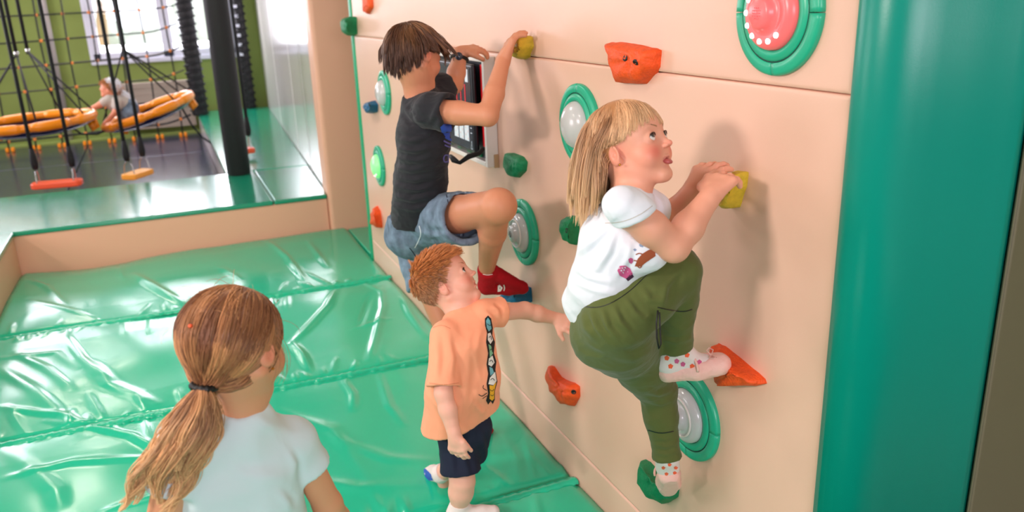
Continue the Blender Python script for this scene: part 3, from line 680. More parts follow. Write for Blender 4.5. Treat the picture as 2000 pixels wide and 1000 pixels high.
def add_eyes(h, parent, gaze, iris, res=20, brow=(150, 105, 70), lash=True):
    H = h.H
    for sx in (-1, 1):
        c = h.w(sx*EYE[0], EYE[1], EYE[2]); g = nrm(gaze); r = .0745*H; vs, cols, q = [], [], []
        a = nrm(np.cross(g, (0, 0, 1))); b = np.cross(g, a); n, m = 28, 24
        for i in range(m+1):
            th = math.pi*i/m; 
            for j in range(n):
                ph = 2*math.pi*j/n; d = g*math.cos(th)+(a*math.cos(ph)+b*math.sin(ph))*math.sin(th); rr = r*(1.03 if th < .5 else 1)
                vs.append(c+d*rr); t = th
                cols.append(lin(12, 10, 10) if t < .27 else (lin(*iris) if t < .52 else lin(50, 42, 40) if t < .60 else lin(232, 226, 222)))
        for i in range(m):
            for j in range(n): q.append((i*n+j, (i+1)*n+j, (i+1)*n+(j+1) % n, i*n+(j+1) % n))
        from_np('eye', np.array(vs), np.array(q), M['eye'], parent, np.array(cols))
        if lash:
            P = []
            for t in np.linspace(-1, 1, 11):
                x = sx*(EYE[0]+.003)+t*.064; z = EYE[2]+.035*math.sqrt(max(0, 1-t*t))+.004; d = V(x-sx*EYE[0], 0, z-EYE[2]); y = EYE[1]+math.sqrt(max(.0001, .087**2-d@d)); P.append(h.w(x, y, z))
            tube('eyelashes', P, [.0005]+[.0012]*9+[.0006], M['lash'], parent, n=6)
        P = [h.w(sx*(.075+.15*t), .385-.12*t**1.6, .085+.035*math.sin(t*2.4)-.01*t) for t in np.linspace(0, 1, 8)]
        hb = ribbon_set([np.array([p+h.M@(V(RNG.uniform(-.004, .004), 0, RNG.uniform(-.008, .008))*H), p+h.M@(V(sx*.03, -.004, .012)*H), p+h.M@(V(sx*.055, -.014, .012)*H)]) for p in P for _ in range(22)], .0008, lin(*brow), .2)
        from_np('eyebrow', *hb[:2], M['hair'], parent, hb[2])['kind'] = 'stuff'
def lock_cols(dark, lite, ng, cid, mean=.5, sd=.3, own=.12):
    m = np.clip(RNG.normal(mean, sd, ng)[cid]+RNG.normal(0, own, len(cid)), 0, 1)[:, None]; return np.array(dark)*(1-m)+np.array(lite)*m
def ribbon_set(lines, r, col, var=.25, tip=None, cols=None):
    """many thin three-sided strands in one mesh. lines: list/array of (K,3)"""
    Vs, Qs, Cs, base = [], [], [], 0
    L_ = np.array(lines); N_, K, _ = L_.shape; T = np.gradient(L_, axis=1); T /= np.linalg.norm(T, axis=2)[:, :, None]+1e-9
    cand = np.array([nrm(V(.31, .52, .79)), nrm(V(.9, -.3, .3)), nrm(V(-.2, .85, -.45)), nrm(V(.5, .5, -.7))])
    best = np.argmin(np.abs(T@cand.T).max(1), 1); ref = cand[best][:, None, :]; A = np.cross(T, np.broadcast_to(ref, T.shape)); A /= np.linalg.norm(A, axis=2)[:, :, None]+1e-9; B = np.cross(T, A)
    w_ = r*np.sin(np.pi*np.linspace(.25, .97, K))**.6; w_ = w_[None, :, None, None]
    th = np.arange(3)*2*math.pi/3
    P = L_[:, :, None]+w_*(A[:, :, None]*np.cos(th)[None, None, :, None]+B[:, :, None]*np.sin(th)[None, None, :, None])
    idx = np.arange(N_*K*3).reshape(N_, K, 3); j2 = [1, 2, 0]
    Q = np.stack([idx[:, :-1], idx[:, :-1][:, :, j2], idx[:, 1:][:, :, j2], idx[:, 1:]], -1).reshape(-1, 4)
    c0 = np.asarray(col if cols is None else cols, float); c0 = np.broadcast_to(c0, (N_, 3)) if c0.ndim == 1 else c0
    br = RNG.normal(1, var, (N_, 1)).clip(.35, 1.8); C = c0*br
    C = np.repeat(C[:, None], K, 1)
    if tip is not None:
        t = np.linspace(0, 1, K)[None, :, None]**1.3; C = C*(1-t)+np.array(tip)*br[:, None]*t
    return P.reshape(-1, 3), Q, np.repeat(C[:, :, None], 3, 2).reshape(-1, 3)
SK_C, SK_R = V(0, -.07, .11), V(.375, .44, .395)
def scalp_points(n, hairline):
    out = []
    while len(out) < n:
        d = RNG.normal(size=3); d /= np.linalg.norm(d); p = SK_C+d*SK_R
        if p[2] > hairline(p[0], p[1]): out.append(p)
    return np.array(out)
def hl_default(x, y):
    return float(np.interp(y, [-.52, -.32, -.14, -.02, .08, .16, .27, .38], [-.30, -.27, -.12, -.05, -.02, .12, .27, .31]))
def grow(h, roots, comb, length, steps=12, lift=.03, grav=0.0, curl=0.0, freq=3, jitter=.12, skull=True, liftpow=1, g0=0, fade=0, stop=None, clumps=0, pinch=.4):
    """strands from roots (head units); comb(p) -> direction; length in head units, one per strand"""
    n = len(roots); P = np.array(roots, float); out = [P.copy()]; ln = np.broadcast_to(np.asarray(length, float), (n,))[:, None]; st = ln/steps
    G = h.M.T@V(0, 0, -1); ng = min(n, clumps or n); gi = RNG.choice(n, ng, replace=False)
    cid = np.argmin(((P[:, None]-P[gi][None])**2).sum(2), 1) if clumps else np.arange(n); grow.cid = cid; grow.ng = ng
    jit = RNG.normal(0, jitter, (ng, 3))[cid]+(RNG.normal(0, jitter*.35, (n, 3)) if clumps else 0); ph = RNG.uniform(0, 6.28, (ng, 1))[cid]; lf = RNG.uniform(.01, 1, n)*lift
    if clumps: lf = lf*.5+RNG.uniform(0, .5, ng)[cid]*lift
    pa = RNG.normal(size=(ng, 3))[cid]; pa /= np.linalg.norm(pa, axis=1)[:, None]
    for i in range(steps):
        t = (i+1)/steps; d = comb(P)*(1-fade*min(1, t*1.6))+jit+G*(g0+grav*t)
        d = d+pa*curl*np.sin(ph+t*freq*6.28)*t
        if skull:
            q = (P-SK_C)/SK_R; N_ = q/SK_R; N_ /= np.linalg.norm(N_, axis=1)[:, None]
            ins = (np.linalg.norm(q, axis=1) < 1+lf*2); dn = (d*N_).sum(1)
            d = np.where((ins & (dn < 0))[:, None], d-N_*dn[:, None], d)
        d /= np.linalg.norm(d, axis=1)[:, None]+1e-9
        if stop is not None: d = np.where(stop(P)[:, None], 0, d)
        P = P+d*st
        if skull:
            q = (P-SK_C)/SK_R; k = np.linalg.norm(q, axis=1); mn = 1+lf*min(1, (t*3))**liftpow
            P = np.where((k < mn)[:, None] & ((np.abs(d).sum(1) > 0)[:, None]), SK_C+(P-SK_C)*(mn/k)[:, None], P)
        out.append(P.copy())
    L_ = np.stack(out, 1)
    if clumps:
        t = np.linspace(0, 1, steps+1)[None, :, None]; L_ = L_+(L_[gi[cid]]-L_)*(t*pinch)
    return (L_@h.M.T)*h.H+h.c
def hair_cap(h, hairline, off=.014, h_=.003):
    R = .52*h.H; F = Field(h.c-R, h.c+R, h_); F.ell(h.w(*SK_C), (SK_R+off)*h.H, h.M, .001)
    X, Y, Z = np.meshgrid(*[F.lo[i]+h_*np.arange(F.n[i]) for i in range(3)], indexing='ij')
    q = (np.stack([X, Y, Z], -1)-h.c)@h.M/h.H
    ys = np.linspace(-.6, .6, 61); hz = np.array([hairline(0, y) for y in ys]); d = (np.interp(q[..., 1], ys, hz)-q[..., 2])*h.H*.7
    F.F = np.maximum(F.F, d.astype(np.float32)); return F.mesh()
def join_np(parts):
    Vs, Qs, Cs, b = [], [], [], 0
    for v, q, c in parts: Vs.append(v); Qs.append(q+b); Cs.append(c if c.ndim == 2 else np.tile(c, (len(v), 1))); b += len(v)
    return np.vstack(Vs), np.vstack(Qs), np.vstack(Cs)
def rotv(v, ax, a):
    ax = nrm(ax); return v*math.cos(a)+np.cross(ax, v)*math.sin(a)+ax*(ax@v)*(1-math.cos(a))
def hand(F, W, d, n, side, L=.115, curl=(.5, .5, .55, .6), bend=1.0, spread=.12, thumb=(.6, .8, .3), fat=1.0, rw=.019):
    """W wrist, d towards the knuckles, n the way the palm faces, side +1 right hand, -1 left"""
    d = nrm(d); n = nrm(n-d*(n@d)); t = side*np.cross(d, n); k = .0035
    ax = np.cross(d, n)         # rotating d towards n
    off = (.30, .105, -.095, -.28); ln = (.40, .45, .42, .33); K = [W+d*L*(.50-.03*abs(i-1))+t*L*o*.80 for i, o in enumerate(off)]
    F.cone(W-d*.01, W+d*L*.18, rw, rw*.95, .012)
    for i in range(4): F.cone(W+d*L*.12+t*L*off[i]*.35, K[i], rw*.72, .0098*fat*L/.115, .010)
    F.cone(W+d*L*.15-n*0+t*L*.10, W+d*L*.34+t*L*.24+n*.004, .013*fat*L/.115, .010*fat*L/.115, .010)
    for i in range(4):
        sp = (1.5-i)*spread; fd = nrm(d+t*sp); p = K[i]; r0 = .0076*fat*L/.115
        for j, (fr, cu) in enumerate(((.44, curl[i]*.9), (.31, curl[i]*1.15*bend), (.25, curl[i]*.8*bend))):
            fd = rotv(fd, ax, cu); q = p+fd*L*ln[i]*fr*1.05; r1 = r0*(.93 if j < 2 else .84)
            F.cone(p, q, r0, r1, k if j else .006); p = q; r0 = r1
    p = W+d*L*.22+t*L*.26; td = nrm(d*thumb[0]+t*thumb[1]+n*thumb[2])
    q = p+td*L*.24; F.cone(p, q, .0105*fat*L/.115, .0092*fat*L/.115, .008); td = nrm(td+n*.35+d*.25); F.cone(q, q+td*L*.22, .0088*fat*L/.115, .0072*fat*L/.115, .003)
def decal(target, polys, d0=.0012, parent=None, name='print', step=3.0, thick=.0008):
    """a print, seam or badge lying on the cloth: outlines seen from the camera, dropped onto the surface of target"""
    me = target.data; vs = [v.co for v in me.vertices]; bvh = BVHTree.FromPolygons(vs, [p.vertices[:] for p in me.polygons]); dr = Vector(CAM)
    for poly, m in polys:
        poly = np.array(poly, float); x0, y0 = poly.min(0); x1, y1 = poly.max(0); nx = max(2, int((x1-x0)/step)+2); ny = max(2, int((y1-y0)/step)+2)
        bm = bmesh.new()
        f = bm.faces.new([bm.verts.new((x, y, 0)) for x, y in poly])
        bmesh.ops.triangulate(bm, faces=[f])
        for i in range(1, nx): 
            bmesh.ops.bisect_plane(bm, geom=bm.verts[:]+bm.edges[:]+bm.faces[:], plane_co=(x0+(x1-x0)*i/nx, 0, 0), plane_no=(1, 0, 0))
        for i in range(1, ny):
            bmesh.ops.bisect_plane(bm, geom=bm.verts[:]+bm.edges[:]+bm.faces[:], plane_co=(0, y0+(y1-y0)*i/ny, 0), plane_no=(0, 1, 0))
        bad = []; last = None
        for v in bm.verts:
            d = Vector(FW + RT*(v.co.x-1000)/FPX - UP*(v.co.y-500)/FPX).normalized(); h = bvh.ray_cast(dr, d)
            if h[0] is None: bad.append(v); continue
            nn = h[1] if h[1].dot(d) < 0 else -h[1]
            v.co = h[0]+nn*d0
        bmesh.ops.delete(bm, geom=bad, context='VERTS')
        if not len(bm.faces): bm.free(); continue
        bm.normal_update(); bm.faces.ensure_lookup_table()
        if bm.faces[0].normal.dot(Vector(FW)) > 0: bmesh.ops.reverse_faces(bm, faces=bm.faces[:])
        me2 = bpy.data.meshes.new(name); bm.to_mesh(me2); bm.free(); me2.polygons.foreach_set('use_smooth', [True]*len(me2.polygons))
        link(name, me2, M[m], parent if parent is not None else target)
def stroke(pts, w):
    """outline of a line of width w px"""
    P = np.array(pts, float)
    for _ in range(2 if len(P) > 2 else 0): P = np.vstack([P[:1], np.stack([.75*P[:-1]+.25*P[1:], .25*P[:-1]+.75*P[1:]], 1).reshape(-1, 2), P[-1:]])
    T = np.gradient(P, axis=0); T /= np.linalg.norm(T, axis=1)[:, None]+1e-9; N_ = np.stack([-T[:, 1], T[:, 0]], 1)*w/2
    return np.vstack([P+N_, (P-N_)[::-1]])
X_ = lambda px, py, x: on(px, py, 0, x)

# ------------------------------------------------------------------ the blonde girl climbing at the right
def girl_climber():
    e = empty('person', (-.2, 1.5, .33)); tag(e, 'blonde girl climbing the wall in white shirt and olive trousers, looking up, tongue out', 'person')
    fd, ud = head_dirs(18, 36); hd = Head(X_(1232, 284, -.29), fd, ud, .196)
    neck = X_(1232, 385, -.31); shR = X_(1224, 408, -.365); shL = X_(1262, 408, -.24)
    elR = X_(1316, 482, -.265); wrR = X_(1388, 383, -.155); elL = X_(1302, 440, -.16); wrL = X_(1350, 375, -.125)
    chest = X_(1205, 470, -.325); waist = X_(1188, 550, -.335); pel = X_(1192, 622, -.325)
    hipR = X_(1200, 622, -.36); knR = X_(1322, 528, -.205); anR = X_(1320, 676, -.175); toeR = X_(1415, 708, -.055); heelR = X_(1304, 720, -.180)
    hipL = X_(1222, 668, -.275); knL = X_(1284, 762, -.150); anL = X_(1303, 892, -.135); toeL = X_(1304, 950, -.07); heelL = X_(1306, 925, -.12)
    F = Field((-.52, 1.16, .30), (-.015, 1.78, 1.53), .0021)
    add_head(F, hd, neck, .036, mouth_open=.016)
    F.cone(neck, chest, .035, .07, .03); F.cone(chest, waist, .075, .072, .03); F.cone(waist, pel, .07, .075, .03)
    for sh, el, wr, s in ((shR, elR, wrR, 0), (shL, elL, wrL, 1)):
        F.cone(neck*.6+chest*.4, sh, .035, .036, .03); F.limb([sh, (sh+el)/2, el], [.034, .0355, .032], .012)
        m = el*.62+wr*.38; F.limb([el, m, wr], [.031, .0325, .0215], .012)
    hand(F, wrR, X_(1416, 338, -.095)-wrR, V(.75, .40, -.50), 1, L=.120, curl=(.42, .40, .44, .55), thumb=(.75, .35, .6), fat=1.08, spread=.05)
    hand(F, wrL, X_(1388, 322, -.075)-wrL, V(.7, .2, -.65), -1, L=.118, curl=(.38, .40, .44, .5), thumb=(.75, .5, .5), fat=1.08, spread=.05)
    F.limb([hipR, knR, anR], [.058, .040, .026], .015); F.limb([hipL, knL, anL], [.058, .038, .024], .015)
    F.cone(anR, heelR*.5+toeR*.5, .018, .012, .01); F.cone(anL, heelL*.5+toeL*.5, .018, .012, .01)
    skin_obj(F, 'body', 'skin', e, lambda Vt: face_cols(Vt, hd, SKIN, .75, (205, 120, 108)))
    add_eyes(hd, e, nrm(hd.M@V(.10, 1, .42)), (62, 62, 66), brow=(190, 140, 100))
    G = Field(hd.c-.1, hd.c+.13, .0013); G.ell(hd.w(.022, .350, -.292), (.0115, .0125, .0058), hd.M@np.array([[1, 0, 0], [0, .85, .53], [0, -.53, .85]]), .001)
    skin_obj(G, 'tongue', 'tongue', e)
    p = hd.w(.395, .005, -.185); lathe('earring', [(.0001, -.003), (.0028, 0), (.0001, .003)], p, (0, 1, 0), M['gold'], e, n=12)
    # shirt
    F = Field((-.50, 1.16, .98), (-.10, 1.66, 1.36), .0025)
    for s in (-1, 1): pass
    lat = nrm(shL-shR); cR, cL = chest-lat*.035, chest+lat*.035; wR, wL = waist-lat*.035, waist+lat*.035; hem = X_(1172, 585, -.33)
    F.cone(neck+V(0, 0, -.005), chest, .046, .075, .03)
    for c_, w_, sh in ((cR, wR, shR), (cL, wL, shL)):
        F.cone(c_, w_, .066, .070, .03); F.cone(w_, hem+(w_-waist)*1.1, .070, .073, .03); F.cone(neck*.7+c_*.3, sh*.8+neck*.2+V(0, 0, .004), .040, .034, .025)
    F.cone(chest, X_(1262, 492, -.30), .06, .045, .04)
    F.cut(hem+V(0, 0, -.03), nrm(hem-waist)+V(.28, 0, -.0)*1)
    F.sleeve([shR+(shR-elR)*.10, shR+(elR-shR)*.16], [.037, .0405], .030, k=.014, tilt=(.0, 0, -.9)); F.sleeve([shL, shL+(elL-shL)*.25], [.041, .043], .040, k=.03)
    nd = nrm(hd.w(0, -.05, -.3)-neck); F.cone(neck+nd*.032, neck+nd*.08, .045, .07, .006, True)
    sh_ = skin_obj(F, 'shirt', 'cloth_white', e, rl=2, wr=(.0042, 13, (1, 1, 1.0), 2), folds=[([(1190, 440), (1160, 470), (1122, 500)], 7, .005), ([(1200, 452), (1188, 492), (1160, 535)], 7, .005), ([(1232, 470), (1226, 505), (1200, 545)], 7, .004), ([(1122, 522), (1150, 542), (1190, 552)], 6, .004), ([(1116, 548), (1160, 566), (1200, 574)], 6, .004), ([(1160, 385), (1172, 412), (1184, 436)], 5, .003), ([(1250, 470), (1262, 482), (1285, 484)], 5, .003), ([(1140, 430), (1150, 470), (1135, 520)], 8, .004)])
    decal(sh_, [(stroke([(1182, 436), (1215, 434), (1250, 420), (1274, 402)], 1.4), 'grey_cloth')], name='hem', step=5, d0=.0006)
    decal(sh_, [([(1206, 528), (1211, 519), (1221, 518), (1231, 524), (1236, 534), (1230, 538), (1222, 544), (1210, 538)], 'pink_print'),
                ([(1222, 544), (1234, 532), (1238, 540), (1226, 549)], 'plum_print'),
                ([(1227, 506), (1231, 503), (1236, 505), (1237, 511), (1233, 515), (1228, 512)], 'pink_print'),
                ([(1240, 520), (1246, 505), (1254, 496), (1268, 487), (1279, 488), (1280, 500), (1262, 512), (1252, 520)], 'brown_print'),
                (stroke([(1242, 497), (1250, 494), (1256, 498)], 2.2), 'brown_print'), (stroke([(1238, 508), (1246, 510), (1252, 504)], 2.2), 'brown_print'), (stroke([(1244, 518), (1250, 524), (1254, 518)], 2), 'brown_print'),
                ([(1248, 478), (1252, 475), (1258, 478), (1256, 483), (1250, 482)], 'blue_grey_print'), ([(1236, 487), (1240, 485), (1244, 488), (1240, 491)], 'blue_grey_print')]
          + [([(1208+3*i+5*j, 524+4*i-1*j), (1211+3*i+5*j, 522+4*i-j), (1212+3*i+5*j, 526+4*i-j)], 'cloth_white') for i in range(3) for j in range(3)], name='shirt_print', step=4)
    # trousers
    F = Field((-.52, 1.16, .48), (-.06, 1.80, 1.22), .0026)
    bt = X_(1195, 640, -.335); wb = X_(1178, 588, -.335)
    F.cone(wb, bt, .068, .080, .03); F.ell(bt+V(.004, .0, -.012), (.080, .092, .080), None, .03)
    F.cone(X_(1180, 655, -.35), X_(1215, 672, -.30), .070, .072, .03)
    m = hipR*.5+knR*.5
    F.cone(wb, bt, .068, .078, .02); F.cut(wb+nrm(wb-bt)*.022, nrm(wb-bt))
    F.sleeve([hipR, m, knR, knR*.6+anR*.4, anR], [.074, .065, .052, .047, .0365], .0285, k=.028); F.sleeve([hipL, hipL*.5+knL*.5, knL, knL*.6+anL*.4, anL], [.074, .062, .047, .042, .033], .0265, k=.028)
    tr = skin_obj(F, 'trousers', 'cloth_olive', e, rl=2, wr=(.0040, 13, (1, 1, 1.3), 5), folds=[([(1135, 610), (1145, 640), (1165, 665)], 6, .004), ([(1152, 606), (1165, 640), (1185, 665)], 6, .005), ([(1175, 603), (1188, 640), (1205, 660)], 6, .005), ([(1198, 598), (1212, 630), (1232, 650)], 6, .005), ([(1222, 582), (1240, 610), (1258, 625)], 6, .004), ([(1250, 560), (1270, 585), (1300, 590)], 7, .004), ([(1330, 522), (1300, 560), (1292, 600)], 7, .005), ([(1262, 764), (1285, 770), (1315, 762)], 5, .004), ([(1264, 782), (1290, 788), (1318, 780)], 5, .004), ([(1200, 700), (1240, 700), (1280, 680)], 8, .005), ([(1278, 868), (1300, 872), (1322, 864)], 4, .003), ([(1280, 884), (1302, 888), (1324, 880)], 4, .003), ([(1290, 662), (1320, 668), (1350, 660)], 4, .003)])
    decal(tr, [(stroke([(1284, 600), (1310, 606), (1336, 609), (1352, 604)], 2), 'band_black'), (stroke([(1266, 840), (1290, 847), (1316, 842)], 2), 'band_black'),
               (stroke([(1118, 590), (1150, 602), (1185, 598), (1230, 570), (1270, 530), (1290, 512)], 1.6), 'band_black')], name='seam', step=6, d0=.0006)
    tube('drawstring', [at(1285, 606, 1.66), at(1282, 630, 1.66), at(1283, 660, 1.665), at(1287, 681, 1.67), at(1291, 672, 1.67), at(1289, 640, 1.665), at(1288, 610, 1.66)], .0018, M['band_black'], e, n=6)
    # socks and shoes
    for an, kn, heel, toe, up in ((anR, knR, heelR, toeR, 1), (anL, knL, heelL, toeL, 0)):
        F = Field(np.minimum(np.minimum(an, toe), heel)-.07, np.maximum(np.maximum(an, toe), heel)+.08, .002)
        d = nrm(kn-an); F.cone(an+d*.012, heel+d*.02, .029, .028, .01); F.cone(heel+d*.016, heel*.35+toe*.65+d*.005, .027, .022, .012); F.cone(an, heel*.5+toe*.5+d*.01, .029, .020, .012); F.cut(an+d*.022, d)
        so = skin_obj(F, 'sock', 'sock_white', e)
        F = Field(np.minimum(heel, toe)-.07, np.maximum(heel, toe)+.07, .002); ft = nrm(toe-heel); s_ = nrm(np.cross(ft, d)); dn = nrm(np.cross(s_, ft)); dn = dn if dn@d < 0 else -dn
        F.cone(heel+dn*.002, heel*.5+toe*.5+dn*.004, .030, .031, .01); F.cone(heel*.5+toe*.5+dn*.004, toe-ft*.012+dn*.003, .031, .027, .01)
        F.cone(heel*.72+toe*.28-dn*.034, heel*.42+toe*.58-dn*.030, .024, .017, .006, True); F.cone(heel-dn*.03, heel*.6+toe*.4-dn*.035, .022, .024, .006, True)
        F.cut(heel+dn*.026, dn)
        sh2 = skin_obj(F, 'shoe', 'shoe_pink', e, wr=(.0014, 60, (1, 1, 1), 3))
        c = heel*.62+toe*.38-dn*.012; tube('strap', [c+(s_*math.cos(t)*.034-dn*math.sin(t)*.030+ft*.012*math.cos(t)) for t in np.linspace(-.1, 3.25, 14)], .0035, M['shoe_pink'], sh2, n=6)
        if up:
            decal(so, [([(x-5, y-3), (x, y-6), (x+5, y-2), (x+2, y+4), (x-4, y+3)], 'pink_print' if i % 2 else 'seat_red') for i, (x, y) in enumerate([(1303, 700), (1322, 706), (1342, 694), (1334, 712), (1352, 716), (1366, 708), (1378, 716), (1372, 722), (1310, 716)])], name='sock_spot', step=5, d0=.0006)
        else:
            decal(so, [([(x-4, y-2), (x, y-4), (x+4, y-1), (x+1, y+3), (x-3, y+2)], 'seat_red') for i, (x, y) in enumerate([(1296, 914), (1308, 908), (1320, 914), (1302, 926), (1318, 924)])], name='sock_spot', step=5, d0=.0006)
        q = toe-ft*.032-dn*.026; tube('bow', [q+s_*.014*a+ft*b*.008-dn*.004*abs(a) for a, b in ((0, 0), (1, 1), (1.5, 0), (1, -1), (0, 0), (-1, 1), (-1.5, 0), (-1, -1), (0, 0))], .0014, M['shoe_pink'], sh2, n=6)
    # hair
    blond, tip = lin(206, 150, 100), lin(246, 206, 158); crown = V(-.02, -.20, .52)
    hl = lambda x, y: float(np.interp(y, [-.52, -.32, -.14, -.02, .06, .14, .24, .36], [-.26, -.22, -.12, -.0, .06, .16, .25, .28]))
    roots = scalp_points(7500, hl)
    def comb(P):
        d = P-crown; d[:, 2] *= .5; d /= np.linalg.norm(d, axis=1)[:, None]+.05
        fr = np.clip((P[:, 1]-.05)/.3, 0, 1)[:, None]; sd = np.sign(P[:, 0:1]+.03)
        back = V(0, -1.3, -.2); d = d*1.0+back*np.clip((.34-P[:, 2:3])/.2, 0, 1)*(P[:, 1:2] > -.16)
        return d*V(1, 1, 1)+np.concatenate([sd*fr*.35, 0*fr, 0*fr], 1)
    fr = np.clip((roots[:, 1]-.10)/.12, 0, 1); ln = 1.45+RNG.uniform(-.5, .15, len(roots)); ln = ln*(1-fr)+(.50+RNG.uniform(-.22, .14, len(roots)))*fr
    ln = np.where((np.abs(roots[:, 0]) > .22) & (roots[:, 1] > .05), .75+RNG.uniform(-.3, .2, len(roots)), ln)
    ln = np.where(roots[:, 2] < -.02, .7+RNG.uniform(-.3, .2, len(roots)), ln)
    sv = np.abs(RNG.normal(0, .06, len(roots))); L_ = grow(hd, roots, comb, ln*.54, 14, clumps=230, pinch=.55, lift=.085, grav=3.6, curl=.55, freq=1.1, jitter=.13, g0=.3, fade=.6, stop=lambda P: ((P[:, 1] > -.14+sv*.4) & (P[:, 2] < .04+sv) & (np.abs(P[:, 0]) > .1)) | ((P[:, 1] > .2) & (P[:, 2] < .09+sv)))
    pts = ribbon_set(L_, .0008, None, .12, tip, cols=lock_cols(lin(150, 98, 58), lin(236, 184, 136), grow.ng, grow.cid, .5, .3))
    cv, cq = hair_cap(hd, hl, .012)
    a, b, c = join_np([(cv, cq, np.array(lin(186, 130, 84))), pts]); o = from_np('hair', a, b, M['hair'], e, c); o['kind'] = 'stuff'
    return hd

# ------------------------------------------------------------------ the boy in black
def boy_climber():
    e = empty('person', (-.3, 2.8, .27)); tag(e, 'brown-haired boy in black shirt and denim shorts climbing, seen from behind', 'person')
    fd, ud = head_dirs(-4, -44, -4); hd = Head(X_(812, 108, -.37), fd, ud, .212)
    neck = X_(818, 185, -.37); shR = X_(842, 216, -.38); shL = X_(862, 175, -.26); elR = X_(953, 226, -.245); wrR = X_(983, 118, -.125)
    elL = X_(886, 165, -.20); wrL = X_(900, 103, -.155); chest = X_(828, 270, -.37); waist = X_(822, 350, -.37); pel = X_(810, 430, -.375)
    hipR = X_(838, 432, -.335); knR = X_(970, 402, -.270); anR = X_(950, 526, -.185); toeR = X_(1020, 562, -.055); heelR = X_(950, 562, -.17)
    hipL = X_(812, 470, -.33); knL = X_(880, 660, -.28); anL = X_(935, 822, -.24); toeL = X_(964, 858, -.12)
    F = Field((-.62, 2.2, .15), (-.01, 3.25, 1.70), .0034)
    add_head(F, hd, neck, .043)
    F.cone(neck, chest, .042, .08, .03); F.cone(chest, waist, .082, .074, .03); F.cone(waist, pel, .074, .076, .03)
    for sh, el, wr in ((shR, elR, wrR), (shL, elL, wrL)):
        F.cone(neck*.5+chest*.5, sh, .04, .040, .03); F.limb([sh, (sh+el)/2, el], [.041, .038, .033], .012); m = el*.62+wr*.38; F.limb([el, m, wr], [.033, .033, .023], .012)
    hand(F, wrR, X_(1003, 66, -.075)-wrR, V(.75, -.25, -.55), 1, L=.145, curl=(.30, .33, .38, .45), thumb=(.8, .5, .5), fat=1.0, spread=.06, rw=.022)
    hand(F, wrL, X_(940, 92, -.08)-wrL, V(.5, .1, -.8), -1, L=.12, curl=(.5, .5, .5, .5), thumb=(.8, .5, .5), fat=1.05, spread=.1, rw=.022)
    F.limb([hipR, (hipR+knR)/2, knR], [.078, .064, .052], .015); F.ell(knR+V(.01, -.01, .0), (.052, .052, .055), None, .02)
    m = knR*.62+anR*.38; F.limb([knR, m, anR], [.048, .046, .029], .015); F.cone(anR, toeR, .022, .014, .01)
    F.limb([hipL, (hipL+knL)/2, knL], [.078, .062, .048], .015); F.limb([knL, knL*.6+anL*.4, anL], [.046, .048, .031], .015); F.cone(anL, toeL, .03, .022, .01)
    bs = np.array(lin(212, 144, 110))
    skin_obj(F, 'body', 'skin', e, lambda Vt: face_cols(Vt, hd, bs, .4))
    add_eyes(hd, e, fd, (90, 70, 50), brow=(90, 60, 40))
    # black shirt
    F = Field((-.60, 2.35, .78), (-.12, 3.15, 1.52), .0034); lat = nrm(V(.25, .9, .1)); hem = X_(808, 430, -.375)
    F.cone(neck, chest, .055, .09, .03)
    for s in (-1, 1): F.cone(chest+lat*.04*s, waist+lat*.036*s, .088, .086, .03); F.cone(waist+lat*.036*s, hem+lat*.046*s-V(0, 0, .04), .087, .096, .03)
    for sh, el, q, r in ((shR, elR, .32, .060), (shL, elL, .30, .050)): F.cone(neck*.6+chest*.4, sh, .052, .052, .03)
    F.cut(hem+V(0, 0, .018), V(.05, .1, -1))
    for sh, el, q, r in ((shR, elR, .32, .060), (shL, elL, .30, .050)):
        F.sleeve([sh, sh+(el-sh)*q], [.054, r], r-.011)
    nd = nrm(hd.w(0, -.08, -.3)-neck); F.cone(neck+nd*.032, neck+nd*.08, .055, .07, .006, True)
    sh_ = skin_obj(F, 'shirt', 'cloth_black', e, rl=2, wr=(.0055, 12, (1, 1, 2.2), 3), folds=[([(764, 268+i*19), (800+(i*7) % 20, 276+i*19), (836+(i*11) % 16, 268+i*19)], 5, .006) for i in range(8)]+[([(786, 205), (806, 232), (834, 240)], 5, .006), ([(858, 198), (848, 224), (836, 246)], 5, .006), ([(780, 225), (800, 250), (850, 262)], 5, .005)])
    decal(sh_, [([(860, 248), (868, 240), (880, 240), (884, 262), (882, 274), (870, 268), (863, 258)], 'logo_blue'), (stroke([(869, 268), (877, 273), (884, 275)], 3.5), 'logo_blue'),
                (stroke([(866, 275), (875, 280), (884, 282)], 3), 'logo_violet'), (stroke([(868, 283), (876, 287), (884, 288)], 2.5), 'logo_violet'),
                (stroke([(874, 303), (869, 302), (866, 307), (866, 313), (869, 317), (874, 315)], 2.6), 'logo_violet'), (stroke([(875, 302), (875, 318)], 2.6), 'logo_violet'),
                (stroke([(883, 304), (879, 304), (878, 310), (880, 316), (884, 315)], 2.4), 'logo_violet')], name='shirt_logo', step=4, d0=.0015)
    # denim shorts
    F = Field((-.62, 2.35, .48), (-.12, 3.25, 1.05), .0036); wb = X_(808, 425, -.375)
    F.cone(wb, pel, .096, .098, .02); F.ell(X_(805, 455, -.375), (.108, .135, .095), None, .03)
    F.cut(wb+V(0, 0, .01), V(0, 0, 1))
    for a, b, q, r in ((hipR, knR, .60, .080), (hipL, knL, .42, .080)):
        F.sleeve([a, a+(b-a)*q-V(0, 0, .014)], [.092, .090], r+.002, k=.025)
